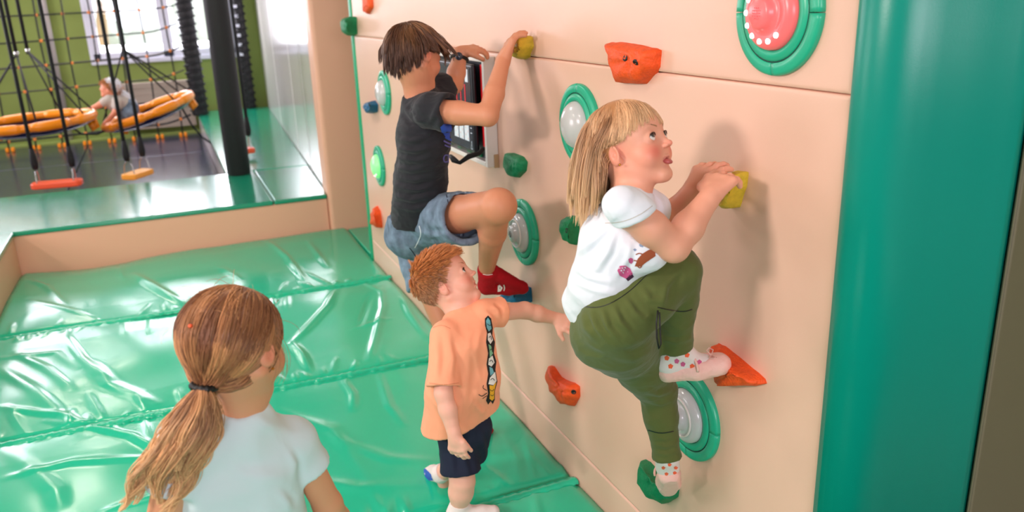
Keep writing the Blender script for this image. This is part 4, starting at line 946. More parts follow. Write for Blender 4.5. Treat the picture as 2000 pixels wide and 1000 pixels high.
    so = skin_obj(F, 'shorts', 'denim', e, rl=2, wr=(.006, 13, (1, 1, 1), 8), folds=[([(880, 380), (876, 410), (890, 440)], 5, .006), ([(892, 372), (900, 400), (894, 430)], 5, .005), ([(770, 440), (775, 470), (786, 500)], 6, .006), ([(820, 450), (840, 462), (870, 460)], 6, .006), ([(812, 470), (838, 480), (866, 474)], 6, .005)])
    decal(so, [(stroke([(819, 441), (823, 456), (818, 470), (810, 484)], 2), 'stitch_light'), (stroke([(800, 484), (808, 494), (814, 506)], 1.6), 'navy_cloth'), (stroke([(914, 372), (911, 420), (905, 462)], 1.5), 'navy_cloth'), (stroke([(909, 372), (906, 420), (900, 462)], 1.2), 'stitch_light'),  # the short dark stroke low on the seat paints a crease's shade
               (stroke([(872, 380), (878, 410), (870, 440)], 1.5), 'navy_cloth')], name='stitch_and_crease', step=6, d0=.001)
    # socks
    for an, kn, heel, toe in ((anR, knR, heelR, toeR), (anL, knL, anL+V(.0, .04, -.05), toeL)):
        F = Field(np.minimum(np.minimum(an, toe), heel)-.08, np.maximum(np.maximum(an, toe), heel)+.10, .003); d = nrm(kn-an)
        F.cone(an+d*.05, heel+d*.03, .034, .033, .01); F.cone(heel+d*.015, heel*.4+toe*.6, .031, .027, .015); F.cone(heel*.4+toe*.6, toe, .027, .022, .01); F.cone(an, toe, .031, .021, .012); F.cut(an+d*.018, d)
        s2 = skin_obj(F, 'sock', 'sock_red', e, wr=(.0015, 50, (1, 1, 1), 3))
        if an is anR: decal(s2, [(stroke([(943, 536), (952, 538), (962, 536)], 1.3), 'print_white'), ([(972, 558), (976, 556), (982, 562), (978, 569), (972, 570)], 'print_white'), ([(974, 560), (978, 560), (977, 565)], 'ink'), (stroke([(984, 556), (986, 562), (984, 568)], 2), 'print_white')], name='sock_print', step=4)
    # watch and hair
    d = nrm(wrL-elL); c = wrL-d*.022; t = nrm(np.cross(d, V(0, 0, 1))); b = np.cross(d, t)
    tube('watch_strap', [c+(t*math.cos(a)+b*math.sin(a))*.029 for a in np.linspace(0, 2*math.pi, 24, endpoint=False)], .0065, M['band_black'], e, closed=True)
    lathe('watch_face', [(.014, -.003), (.014, .004), (.0001, .005)], c-FW*.033, -FW, M['screen_dark'], e, n=20)
    crown = V(.05, -.28, .48)
    hl = lambda x, y: float(np.interp(y, [-.52, -.36, -.20, -.07, .03, .12, .24, .36], [-.33, -.30, -.16, -.01, .02, .14, .25, .30]))
    roots = scalp_points(5500, hl)
    def comb(P):
        d = P-crown; d /= np.linalg.norm(d, axis=1)[:, None]+.05; d = d+V(0, .15, -.25); lo = (P[:, 2:3] < .05); return np.where(lo, d*V(.3, .3, 1)+V(0, .1, -.9), d)
    ln = .46+RNG.uniform(-.14, .06, len(roots)); ln = np.where(roots[:, 2] < .10, .24+RNG.uniform(-.1, .05, len(roots)), ln); ln = np.where(roots[:, 2] < -.08, .20+RNG.uniform(-.06, .05, len(roots)), ln)
    L_ = grow(hd, roots, comb, ln, 10, clumps=170, pinch=.5, lift=.12, grav=.9, curl=.25, freq=.8, jitter=.13, liftpow=.8, stop=lambda P: (P[:, 1] > -.13) & (P[:, 2] < .0) & (np.abs(P[:, 0]) > .2))
    base = np.array(lin(88, 54, 34)); top = np.array(lin(158, 112, 74)); wv = np.clip((roots[:, 2]-.15)/.35, 0, 1)[:, None]*np.clip(.55+.8*np.sin(roots[:, 0:1]*22+roots[:, 1:2]*9), 0.05, 1)
    a, b, c = join_np([(*hair_cap(hd, hl, .012, .004), np.array(lin(74, 46, 29))), ribbon_set(L_, .0012, None, .2, None, cols=base*(1-wv)+top*wv)])
    o = from_np('hair', a, b, M['hair'], e, c); o['kind'] = 'stuff'

# ------------------------------------------------------------------ the small boy in the peach shirt
def small_boy():
    e = empty('person', (-.45, 2.24, 0)); tag(e, 'small boy in peach t-shirt and navy shorts standing, arm out to the wall', 'person')
    fd, ud = head_dirs(33, 6); hd = Head(X_(872, 549, -.43), fd, ud, .211)
    neck = at(898, 612, 2.61); shR = at(870, 655, 2.54); shL = X_(945, 612, -.34); elR = at(866, 768, 2.50); wrR = at(888, 850, 2.50)
    elL = X_(1025, 606, -.185); wrL = X_(1085, 622, -.075); chest = X_(903, 675, -.425); waist = X_(905, 750, -.43); pel = X_(905, 812, -.43)
    hipR = X_(893, 835, -.452); knR = X_(903, 940, -.46); anR = X_(899, 1035, -.475); hipL = X_(926, 832, -.400); knL = X_(915, 895, -.40); anL = X_(860, 925, -.47); toeL = X_(876, 972, -.44)
    anR[2] = .055; toeR = anR+V(.11, -.03, -.03)
    F = Field((-.66, 1.95, -.03), (-.012, 2.62, 1.0), .0025)
    add_head(F, hd, neck, .036, mouth_open=.022)
    F.cone(neck, chest, .034, .062, .03); F.cone(chest, pel, .064, .062, .03)
    for sh, el, wr, r in ((shR, elR, wrR, 1), (shL, elL, wrL, 0)):
        F.cone(neck*.5+chest*.5, sh, .035, .032, .03); F.limb([sh, el], [.032, .0275], .012); m = el*.6+wr*.4; F.limb([el, m, wr], [.0275, .0275, .0195], .012)
    hand(F, wrR, at(895, 893, 2.51)-wrR, V(.7, .7, .1), 1, L=.098, curl=(.30, .35, .40, .45), thumb=(.9, .25, .5), fat=1.1, spread=.05, rw=.0175)
    hand(F, wrL, X_(1120, 636, -.035)-wrL, V(.6, .3, -.6), -1, L=.098, curl=(.15, .2, .2, .25), thumb=(.6, .7, .3), fat=1.1, spread=.12, rw=.0175)
    F.limb([hipR, knR], [.055, .041], .015); F.limb([knR, knR*.6+anR*.4, anR], [.040, .040, .027], .015); F.cone(anR-V(.01, 0, .025), toeR, .026, .020, .015)
    F.limb([hipL, knL], [.055, .038], .015); F.limb([knL, knL*.6+anL*.4, anL], [.037, .037, .026], .015); F.cone(anL, toeL, .024, .018, .01)
    ks = np.array(lin(242, 182, 160))
    skin_obj(F, 'body', 'skin', e, lambda Vt: face_cols(Vt, hd, ks, .55, (215, 120, 110)))
    add_eyes(hd, e, nrm(hd.M@V(.05, 1, .20)), (70, 60, 52), brow=(176, 104, 60))
    F = Field((-.66, 1.95, .33), (-.16, 2.55, .83), .0027); lat = nrm(shL-shR); hem = X_(897, 829, -.44)
    F.cone(neck-V(0, 0, .008), chest, .044, .075, .03)
    for s, sh, el in ((-1, shR, elR), (1, shL, elL)):
        F.cone(chest+lat*.035*s, waist+lat*.04*s, .076, .082, .03); F.cone(waist+lat*.04*s, hem+lat*.044*s-V(0, 0, .02), .084, .095, .03)
        F.cone(neck*.6+chest*.4, sh, .042, .043, .03)
    F.cut(hem+V(0, 0, .036), V(.22, 0, -1))
    for s, sh, el, q, r in ((-1, shR, elR, .88, .050), (1, shL, elL, .42, .046)):
        F.sleeve([sh, sh+(el-sh)*q], [.046, r], r-.006, k=.01)
    nd = nrm(hd.w(0, -.1, -.28)-neck); F.cone(neck+nd*.026, neck+nd*.08, .046, .07, .006, True)
    sh_ = skin_obj(F, 'shirt', 'cloth_peach', e, rl=2, wr=(.0042, 12, (1, 1, .8), 6), folds=[([(852, 652), (856, 700), (852, 742)], 6, .005), ([(874, 650), (884, 700), (880, 745)], 6, .005), ([(938, 640), (928, 690), (934, 740)], 7, .004), ([(915, 650), (914, 720), (905, 790)], 8, .004), ([(840, 770), (862, 800), (890, 812)], 6, .005), ([(920, 780), (940, 806), (950, 800)], 6, .004), ([(960, 596), (972, 606), (976, 620)], 4, .004), ([(946, 608), (958, 618), (966, 632)], 4, .003)])
    decal(sh_, [(stroke([(838, 748), (866, 752), (896, 748)], 1.4), 'peach_seam'), (stroke([(846, 640), (862, 634), (880, 642)], 1.2), 'peach_seam')], name='hem', step=5, d0=.0005)
    pr = [([(947, 622), (953, 616), (959, 622), (962, 640), (961, 655), (966, 668), (964, 690), (969, 706), (967, 722), (971, 745), (966, 764), (966, 780), (962, 789), (958, 783), (953, 790), (949, 782), (953, 768), (950, 750), (953, 730), (950, 712), (953, 690), (949, 668), (951, 650), (947, 636)], 'ink'),
          ([(949, 626), (953, 620), (957, 626), (959, 642), (954, 648), (950, 640)], 'print_blue'), ([(952, 652), (957, 650), (962, 664), (957, 672), (952, 664)], 'print_white'), ([(953, 672), (958, 675), (962, 690), (956, 698), (955, 684)], 'print_green'),
          ([(954, 700), (961, 694), (965, 708), (959, 716), (953, 712)], 'print_white'), ([(955, 716), (961, 719), (964, 728), (957, 734)], 'print_blue'), ([(956, 738), (966, 726), (969, 744), (963, 752), (953, 750)], 'print_white'),
          ([(955, 752), (962, 753), (968, 746), (964, 764), (964, 778), (960, 782), (955, 778), (956, 766)], 'print_yellow'),
          (stroke([(951, 632), (955, 636), (959, 633)], 1.3), 'ink'), (stroke([(954, 660), (957, 655), (959, 664)], 1.3), 'ink'), (stroke([(956, 684), (959, 680), (961, 688)], 1.2), 'ink'), (stroke([(955, 706), (959, 702), (962, 708)], 1.2), 'ink'), (stroke([(957, 742), (961, 738), (965, 743)], 1.2), 'ink'), (stroke([(956, 760), (960, 764), (964, 759)], 1.2), 'ink'), (stroke([(957, 770), (960, 773), (963, 770)], 1.2), 'ink'),
          (stroke([(934, 770), (941, 774), (950, 767)], 1.4), 'ink'), (stroke([(944, 752), (942, 758), (950, 762)], 1.3), 'ink'), (stroke([(942, 778), (947, 774), (951, 772)], 1), 'ink')]
    for i, (p, m) in enumerate(pr): decal(sh_, [(p, m)], name='shirt_print', step=4, d0=.0012+.0007*(i > 0)+.0007*(i > 6))
    F = Field((-.64, 1.95, .15), (-.22, 2.55, .47), .0028); wb = X_(902, 808, -.435)
    F.cone(wb, pel, .068, .072, .02); F.ell(X_(900, 842, -.44), (.076, .086, .065), None, .03)
    F.cut(wb+V(0, 0, .01), V(0, 0, 1))
    for a, b, q, r in ((hipR, knR, .80, .060), (hipL, knL, .80, .056)):
        F.sleeve([a, a+(b-a)*q], [r+.002, r+.004], r-.003, k=.02)
    skin_obj(F, 'shorts', 'navy_cloth', e, rl=2, wr=(.0040, 13, (1, 1, .7), 9), folds=[([(872, 845), (882, 885), (886, 930)], 6, .005), ([(902, 850), (905, 890), (916, 935)], 6, .005), ([(938, 835), (945, 870), (952, 905)], 5, .004)])
    for an, kn, toe, heel in ((anL, knL, toeL, X_(838, 925, -.475)), (anR, knR, toeR, anR+V(-.02, 0, -.03))):
        F = Field(np.minimum(np.minimum(an, toe), heel)-.07, np.maximum(np.maximum(an, toe), heel)+.08, .0025); d = nrm(kn-an)
        F.cone(an+d*.04, an, .031, .031, .01); F.cone(an, heel, .030, .026, .015); F.cone(heel*.6+an*.4, heel*.3+toe*.7, .029, .027, .015); F.cone(heel*.3+toe*.7, toe, .026, .022, .01); F.cut(an+d*.02, d)
        s2 = skin_obj(F, 'sock', 'sock_white', e, wr=(.0012, 50, (1, 1, 1), 3))
        if an is anL: decal(s2, [([(824, 912), (832, 916), (842, 926), (846, 938), (836, 938), (826, 926)], 'sock_blue'), ([(856, 968), (870, 972), (872, 979), (858, 976)], 'sock_blue'), (stroke([(846, 952), (858, 950), (868, 944)], 3), 'grey_cloth')], name='sock_patch', step=5)
    crown = V(0, -.42, .34)
    hl = lambda x, y: float(np.interp(y, [-.52, -.36, -.20, -.07, .03, .12, .24, .36], [-.26, -.24, -.12, -.0, -.02, .14, .24, .28]))
    roots = scalp_points(9500, hl)
    def comb(P):
        q = (P-SK_C)/SK_R; q /= np.linalg.norm(q, axis=1)[:, None]; d = P-crown; d /= np.linalg.norm(d, axis=1)[:, None]+.05; return d+q*.12*np.clip(P[:, 2:3]*4, 0, 2)+V(0, .2, -.1)
    up = np.clip((roots[:, 2]-.0)/.3, 0, 1); ln = .06+.13*up+RNG.uniform(-.02, .03, len(roots))
    L_ = grow(hd, roots, comb, ln*.82, 5, clumps=900, pinch=.25, lift=.03, grav=.1, curl=.1, jitter=.12)
    b0, b1 = np.array(lin(186, 138, 98)), np.array(lin(226, 152, 90)); cc = b0*(1-up[:, None])+b1*up[:, None]
    a, b, c = join_np([(*hair_cap(hd, hl, .006, .0035), np.array(lin(184, 132, 94))), ribbon_set(L_, .0006, None, .2, None, cols=cc)])
    o = from_np('hair', a, b, M['hair'], e, c); o['kind'] = 'stuff'

# ------------------------------------------------------------------ the girl with the ponytail, seen from behind
def ponytail_girl():
    e = empty('person', (-1.0, 1.35, 0)); tag(e, 'girl with a long brown ponytail in pale mint shirt, seen from behind', 'person')
    Y0 = 1.42; Y = lambda px, py, y=0: on(px, py, 1, Y0+y)
    fd, ud = head_dirs(8, -66, 6); hd = Head(Y(462, 672), fd, ud, .208)
    neck = Y(474, 786, .0); shR = Y(574, 860, .03); shL = Y(352, 868, -.02); chest = Y(458, 920, .02); pel = V(chest[0], Y0+.05, .68)
    elR = Y(640, 985, .06); wrR = elR+V(.05, .10, -.17); elL = shL+V(-.07, 0, -.20); wrL = elL+V(.02, .12, -.13)
    hipR = pel+V(.07, 0, -.05); hipL = pel+V(-.07, 0, -.05); knR = hipR+V(.01, .03, -.28); knL = hipL+V(-.01, .0, -.28); anR = V(knR[0], Y0+.03, .06); anL = V(knL[0]-.01, Y0-.02, .06)
    F = Field((-1.5, 1.15, -.02), (-.72, 1.75, 1.32), .0032)
    add_head(F, hd, neck, .032)
    F.cone(neck, chest, .034, .058, .03); F.cone(chest+V(.03, 0, 0), pel, .058, .075, .03); F.cone(chest-V(.03, 0, 0), pel, .058, .075, .03)
    for sh, el, wr, s in ((shR, elR, wrR, 1), (shL, elL, wrL, -1)):
        F.cone(neck*.5+chest*.5, sh, .04, .033, .03); F.limb([sh, el], [.032, .029], .012); F.limb([el, el*.6+wr*.4, wr], [.029, .028, .021], .012)
        hand(F, wr, V(.05, .3, -1), V(-s, .2, 0), s, L=.125, curl=(.25, .3, .3, .35), rw=.02)
    for hp, kn, an in ((hipR, knR, anR), (hipL, knL, anL)): F.limb([hp, kn], [.07, .045], .015); F.limb([kn, kn*.6+an*.4, an], [.045, .045, .030], .015); F.cone(an-V(0, .02, .03), an+V(.01, .12, -.035), .028, .022, .015)
    gs_ = np.array(lin(226, 160, 122))
    skin_obj(F, 'body', 'skin', e, lambda Vt: face_cols(Vt, hd, gs_, .4))
    add_eyes(hd, e, fd, (80, 70, 60), brow=(110, 75, 50))
    F = Field((-1.5, 1.15, .60), (-.72, 1.75, 1.16), .0034); hem = pel+V(0, 0, -.04)
    F.cone(neck+V(0, 0, -.034), chest, .042, .075, .03)
    for s, sh, el in ((1, shR, elR), (-1, shL, elL)):
        F.cone(chest+V(.036*s, 0, 0), hem+V(.04*s, 0, 0), .076, .088, .03); F.cone(neck*.62+chest*.38, sh, .042, .038, .04); F.cone(sh*.6+chest*.4, chest+V(.04*s, 0, -.05), .045, .065, .03)
    F.cut(hem, V(0, 0, -1))
    for sh, el in ((shR, elR), (shL, elL)):
        F.sleeve([sh, sh+(el-sh)*.40], [.042, .042], .036, k=.02)
    nd = nrm(hd.w(0, -.12, -.28)-neck); F.cone(neck+nd*.018, neck+nd*.08, .040, .08, .006, True)
    skin_obj(F, 'shirt', 'cloth_mint', e, rl=3, wr=(.0042, 8, (1, 1, .8), 4), folds=[([(562, 880), (574, 905), (572, 940)], 8, .005), ([(480, 800), (520, 830), (580, 850)], 12, .003), ([(440, 900), (480, 930), (560, 935)], 14, .003), ([(540, 960), (560, 980), (566, 1000)], 9, .004)])
    F = Field((-1.45, 1.15, .20), (-.75, 1.75, .74), .005); F.cone(pel, pel-V(0, 0, .05), .092, .095, .02)
    for hp, kn in ((hipR, knR), (hipL, knL)): F.limb([hp, kn+V(0, 0, .05)], [.085, .075], .02)
    F.cut(knR+V(0, 0, .06), V(0, 0, -1)); skin_obj(F, 'shorts', 'navy_cloth', e, rl=2)
    # hair pulled back to the tie
    tie = hd.loc(Y(400, 752, -.06)); tw = Y(400, 752, -.06)
    hl = lambda x, y: float(np.interp(y, [-.52, -.36, -.20, -.07, .03, .12, .24, .36], [-.40, -.38, -.26, -.06, .02, .10, .16, .20]))
    roots = scalp_points(6000, hl); nrmq = roots.copy()
    D = np.linalg.norm(roots-tie, axis=1)
    def comb(P):
        t = tie-P; dd = np.linalg.norm(t, axis=1)[:, None]; t = t/(dd+.02); return t
    L_ = grow(hd, roots, comb, D*1.18, 16, clumps=110, pinch=.35, lift=.07, grav=.35, curl=.3, freq=.9, jitter=.12, g0=.25)
    wt = np.clip(np.linspace(0, 1, 17)[None, :, None]*2.4-1.4, 0, 1)**1.5; L_ = L_*(1-wt)+(tw+RNG.normal(0, .006, (len(L_), 1, 3)))*wt
    dark, lite = np.array(lin(122, 76, 48)), np.array(lin(214, 154, 102)); p1 = ribbon_set(L_, .0009, None, .12, None, cols=lock_cols(dark, lite, grow.ng, grow.cid, .38, .28))
    # ponytail
    NL, K = 74, 26; end = Y(322, 968, -.02); mid = Y(384, 842, -.07); a = RT; b = nrm(FW+UP*.1); Ls, Cs = [], []
    for q in range(NL):
        th = RNG.uniform(0, 2*math.pi); rr = math.sqrt(RNG.uniform(0, 1)); ll = RNG.uniform(.5, 1.10); m_ = 34; T = np.linspace(0, 1, K)*ll; ph = RNG.uniform(0, 6.28); am = RNG.uniform(.006, .015)
        C0 = ((1-T)**2)[:, None]*tw+(2*T*(1-T))[:, None]*mid+(T**2)[:, None]*end
        wid = .008+.062*np.sin(np.clip(T, 0, 1)*2.3)**.9*(1-.3*T); fr = RNG.uniform(9, 14)
        flip = (.030 if math.cos(th) < -.5 else 0)*np.clip(T-.35, 0, 1)**1.3*2.2
        C0 = C0+a*(math.cos(th)*rr*wid*.8+am*np.sin(T*fr+ph)*T**.8-flip)[:, None]+b*(math.sin(th)*rr*wid*.6+am*.8*np.cos(T*fr+ph)*T)[:, None]-FW*(.012+.02*T)[:, None]
        wl = .0085*np.sin(np.clip(np.linspace(.04, 1, K), 0, 1)*2.9)+.0012; o1 = RNG.normal(0, 1, (m_, 2)); lag = RNG.normal(0, .35, (m_, 1))
        S_ = C0[None]+a*(o1[:, :1]*wl*.6+.004*np.sin(T*fr*1.5+ph+lag*3)*T)[..., None]+b*(o1[:, 1:]*wl*.6)[..., None]
        cut_ = RNG.uniform(.82, 1, m_); Ls.append(S_); mm = np.clip(RNG.normal(.5, .3)+RNG.normal(0, .12, (m_, 1)), 0, 1); Cs.append(dark*(1-mm)+lite*mm)
    p2 = ribbon_set(np.concatenate(Ls), .0010, None, .12, lin(244, 196, 142), cols=np.concatenate(Cs))
    # hair gathered low across the nape
    nn_ = 1500; u = RNG.uniform(0, 1, nn_)[:, None]; vv_ = RNG.uniform(0, 1, nn_)[:, None]; q0 = np.array([534, 676])*(1-u)+np.array([486, 726])*u+RNG.normal(0, 4, (nn_, 2)); q1 = (np.array([508, 722])*(1-u)+np.array([455, 744])*u)*(1-vv_)+(np.array([538, 762])*(1-u)+np.array([470, 782])*u)*vv_+RNG.normal(0, 3, (nn_, 2)); q2 = np.array([404, 752])+RNG.normal(0, 4, (nn_, 2)); S2 = []
    for k in range(nn_):
        uu = float(u[k, 0]); S2.append([Y(*((1-t)**2*q0[k]+2*t*(1-t)*q1[k]+t*t*q2[k]), (-.035-.03*uu)*(1-t)+(-.06)*t-.012*math.sin(math.pi*t)) for t in np.linspace(0, 1, 14)])
    p4 = ribbon_set(S2, .0010, None, .12, None, cols=lock_cols(dark, lite, 40, RNG.integers(0, 40, nn_), .35, .25))
    # stray strands near the ear
    ear = hd.w(.36, .02, .05); S_ = []
    for k in range(14):
        o_ = RNG.normal(0, .006, 3); S_.append(np.array([ear+o_+(RT*(.018*math.sin(t*2.6))-UP*.075*t+RT*.004*k/14)*1.0 for t in np.linspace(0, 1, 12)]))
    for k in range(34):
        r0 = roots[RNG.integers(len(roots))]; 
        if r0[2] < .2: continue
        p = hd.w(*r0); u_ = nrm(p-hd.w(0, 0, 0)); sd = nrm(np.cross(u_, RNG.normal(size=3))); S_.append(np.array([p+u_*.022*math.sin(t*2.2)+sd*.05*t for t in np.linspace(0, 1, 12)]))
    p3 = ribbon_set(S_, .0004, np.array(lin(190, 130, 80)), .2)
    cv, cq = hair_cap(hd, hl, .007, .0038)
    a_, b_, c_ = join_np([(cv, cq, np.array(lin(122, 76, 48))), p1, p2, p3, p4]); o = from_np('hair', a_, b_, M['hair'], e, c_); o['kind'] = 'stuff'
    d = nrm(mid-tw); t = nrm(np.cross(d, FW)); b = np.cross(d, t); P = []
    tube('hair_tie', [tw+d*.004*s+(t*math.cos(a)*.019+b*math.sin(a)*.017) for s, a in [(math.sin(x*.5)*1.0, x) for x in np.linspace(0, 2*math.pi, 40, endpoint=False)]], [.006+.0012*math.sin(i*2.2) for i in range(40)], M['band_black'], e, closed=True)
    lathe('earring', [(.0001, -.004), (.003, 0), (.0001, .004)], hd.w(.375, .0, -.20), (0, 1, 0), M['gold'], e, n=12)
    lathe('hair_bead', [(.0001, -.004), (.004, 0), (.0001, .004)], Y(372, 637, -.075), (0, 1, 0), M['seat_red'], e, n=12)
girl_climber(); boy_climber(); small_boy(); ponytail_girl()

# ------------------------------------------------------------------ swing area at the back
pl = empty('foam_post', (-.66, 7.5, .28)); tag(pl, 'thick black padded post standing on the green ledge', 'post')
bx_, by_ = (-.664, 7.47)
lathe('foam_sleeve', [(.095, 0), (.1, .01), (.1, 2.0), (.1, 2.8)], (bx_, by_, ZT), (0, 0, 1), M['black_foam'], pl, n=36)
def wrapped_post(x, y, r, label, lace):
    e = empty('wrapped_post', (x, y, ZT)); tag(e, label, 'post')
    prof = []
    for k in range(28): z = k*.1; prof += [(r*.92, z+.0), (r, z+.02), (r, z+.08), (r*.92, z+.099)]
    lathe('padding', prof, (x, y, ZT), (0, 0, 1), M['black_foam'], e, n=24)
    P = [(x+math.cos(a)*(r+.012), y+math.sin(a)*(r+.012), ZT+.02+a/6.2832*.1*1.0) for a in np.linspace(0, 26*6.2832, 26*14)]
    tube('lacing', P, .011, M['black_rope'], e, n=5)
    if lace:
        for k in range(14): box('white_clip', (x-r-.03, y-.05, ZT+.75+k*.13), (x-r*.2, y-r-.01, ZT+.79+k*.13), M['window_white'], e, bev=.004)
    return e
wrapped_post(-.74, 12.15, .105, 'black rope-laced post at the right end of the climbing net', False)
wrapped_post(-.03, 12.5, .075, 'thin black post with white clips beside the white side wall', True)

# net
YN = 12.2
net = empty('climbing_net', (-2.4, YN, .03)); tag(net, 'black rope climbing net with orange connectors hanging before the green wall', 'net')
xs = [-4.6+.3*k for k in range(13)]; zs = [.16+.305*k for k in range(9)]
sag = lambda x: -.035*math.sin((x+4.9)*1.1)+(.10*max(0, (x+1.25)/.4)**1.5 if x > -1.25 else 0)
for i, x in enumerate(xs):
    tube('vertical_rope', [(x+.012*math.sin(z*3+i), YN+.02*math.sin(z*2+i), z) for z in np.linspace(.03, 3.05, 20)], .011, M['black_rope'], net, n=6)
for j, z in enumerate(zs):
    tube('horizontal_rope', [(x, YN+.015, z+sag(x)*(1 if j < 5 else .4)) for x in np.linspace(-4.9, -.86, 40)], .011 if j % 3 else .014, M['grey_rope'] if j in (2, 3) else M['black_rope'], net, n=6)
bm = bmesh.new()
for i, x in enumerate(xs):
    for j, z in enumerate(zs):
        zz = z+sag(x)*(1 if j < 5 else .4); box_bm((x-.017, YN-.022, zz-.018), (x+.017, YN+.028, zz+.018), .006, 1, bm=bm)
c = bm_obj('rope_connector', bm, M['connector'], net); c['kind'] = 'stuff'
for i, x in enumerate(xs):
    box('floor_clamp', (x-.05, YN-.05, .0), (x-.012, YN+.04, .055), M['orange_vinyl'], net, bev=.01); box('floor_clamp', (x+.012, YN-.05, .0), (x+.05, YN+.04, .055), M['orange_vinyl'], net, bev=.01)

# radiator panel and pipe
rd = empty('radiator', (-1.15, 12.62, .12)); tag(rd, 'pale grey radiator panel under the window behind the net', 'radiator')
box('front_panel', (-1.72, 12.52, .10), (-.79, 12.58, .74), M['radiator'], rd, bev=.01)
for k in range(6): box('groove_rib', (-1.68, 12.512, .17+k*.1), (-.83, 12.522, .175+k*.1), M['radiator'], rd)
box('back_panel', (-1.70, 12.62, .12), (-.81, 12.65, .72), M['radiator'], rd)
tube('bracket', [(-1.4, 12.57, .4), (-1.4, 12.69, .4)], .02, M['steel'], rd)
pp = tube('wall_pipe', [(-2.43, 12.62, .02), (-2.43, 12.62, 3.08)], .035, M['pipe_grey']); tag(pp, 'pale grey vertical pipe on the green wall left of the window', 'pipe')

# rope seats
def rope_seat(pos, ang, seatmat, label, top, half=.20, spread=0.02):
    e = empty('swing_seat', pos); tag(e, label, 'swing', 'hanging rope seats'); c = V(*pos); d = V(math.cos(ang), math.sin(ang), 0); s = V(-d[1], d[0], 0)
    poly = [c+d*half*a+s*.075*b for a, b in ((-1, -.6), (-.85, -1), (.85, -1), (1, -.6), (1, .6), (.85, 1), (-.85, 1), (-1, .6))]
    b_ = prism('seat', [(p[0], p[1]) for p in poly], c[2]-.025, c[2]+.025, M[seatmat], e, bev=.012)
    for sd in (-1, 1):
        a = c+d*half*.72*sd; tp = a+V(0, 0, 2.7)*1.0; tp[2] = 3.05; k = a+V(0, 0, .16)
        tube('rope', [k, k+(tp-k)*.3, k+(tp-k)*.6, tp], .016, M['black_rope'], e, n=7)
        tube('rope_knot', [k+V(0, 0, -.02), k+V(0, 0, .03), k+V(0, 0, .09), k+V(0, 0, .16)], [.022, .030, .026, .018], M['black_rope'], e, n=8)
        tube('ring', [k+V(0, 0, -.01), k+V(0, 0, -.01)-s*.04-V(0, 0, .05), a-s*.055, a-V(0, 0, .02)-s*.05, a-V(0, 0, .03), a-V(0, 0, .02)+s*.05, a+s*.055, k+V(0, 0, -.01)+s*.04-V(0, 0, .05)], .005, M['steel'], e, n=6, closed=True)
    return e
rope_seat(tuple(on(112, 359, 1, 7.95)), -.12, 'seat_red', 'coral red swing seat hanging from two ropes, left', None)
rope_seat(tuple(on(269, 340, 1, 7.95)), .95, 'seat_yellow', 'yellow orange swing seat hanging from two ropes, middle', None, half=.15)
rope_seat(tuple(on(470, 295, 1, 8.25)), .1, 'seat_red', 'small red swing seat half hidden behind the thick black post', None, half=.13)

# nest swings
def nest(cx, cy, cz, r, tilt, label, apex, rot=0):
    e = empty('nest_swing', (cx, cy, cz)); tag(e, label, 'swing', 'orange rimmed nest swings'); Rm = Matrix.Rotation(-tilt, 3, 'Y') @ Matrix.Rotation(rot, 3, 'X'); c = Vector((cx, cy, cz))
    pt = lambda a, rr=1, z=0: np.array(c+Rm @ Vector((math.cos(a)*r*rr, math.sin(a)*r*rr, z)))
    for k in range(8):
        a0 = k*math.pi/4+.07; a1 = (k+1)*math.pi/4-.07
        p = [pt(a0+(a1-a0)*t, 1) for t in np.linspace(0, 1, 7)]
        tube('rim_sleeve', p, [.036, .045, .046, .045, .046, .045, .036], M['orange_vinyl'], e, n=12)
    tube('rim_tube', [pt(a) for a in np.linspace(0, 2*math.pi, 48, endpoint=False)], .038, M['orange_vinyl'], e, n=8, closed=True)
    bm = bmesh.new(); rings = []
    for q, dz in ((1.0, -.03), (.9, -.075), (.6, -.11), (.3, -.125)): rings.append([bm.verts.new(pt(a, q, dz)) for a in np.linspace(0, 2*math.pi, 32, endpoint=False)])
    for A, B in zip(rings[:-1], rings[1:]):
        for i in range(32): bm.faces.new((A[i], A[(i+1) % 32], B[(i+1) % 32], B[i]))
    bm.faces.new(rings[-1]); mm = bm_obj('seat_mat', bm, M['navy'], e, smooth=True)
    mo = mm.modifiers.new('s', 'SOLIDIFY'); mo.thickness = .02
    for i, (ax_, an_) in enumerate(apex):
        for a in an_: tube('rope', [pt(a, 1, .05), np.array(ax_)], .0085, M['black_rope'], e, n=6)
        tube('hanging_rope', [np.array(ax_)-V(0, 0, .03), np.array([ax_[0], ax_[1], 3.08])], .017, M['black_rope'], e, n=7)
        lathe('shackle', [(.0001, -.03), (.02, -.01), (.02, .02), (.0001, .04)], ax_, (0, 0, 1), M['steel'], e, n=12)
    for a in (.3, 2.4): tube('loop', [pt(a, 1, -.05), pt(a, 1.03, -.14), pt(a, .97, -.16), pt(a, .93, -.08)], .03, M['orange_vinyl'], e, n=8)
    return e
c1 = on(66, 238, 1, 9.0); c2 = on(290, 216, 1, 9.5)
nest(*c1, .52, .05, 'round orange rimmed nest swing at the left edge, empty', [(on(32, 106, 1, 9.0), (-2.6, 2.9, -1.4)), (on(54, 100, 1, 9.5), (.25, 1.2, -.5))])
nest(*c2, .46, .30, 'tilted orange rimmed nest swing carrying the toddler', [(on(240, 96, 1, 9.2), (.15, .7, 3.0, -.9))])
tube_o = tube('slack_rope', [on(352, 205, 1, 9.3), on(375, 245, 1, 9.4), on(395, 268, 1, 9.5), on(416, 282, 1, 9.6)], .010, M['black_rope']); tag(tube_o, 'slack black rope trailing from the tilted nest swing', 'rope')
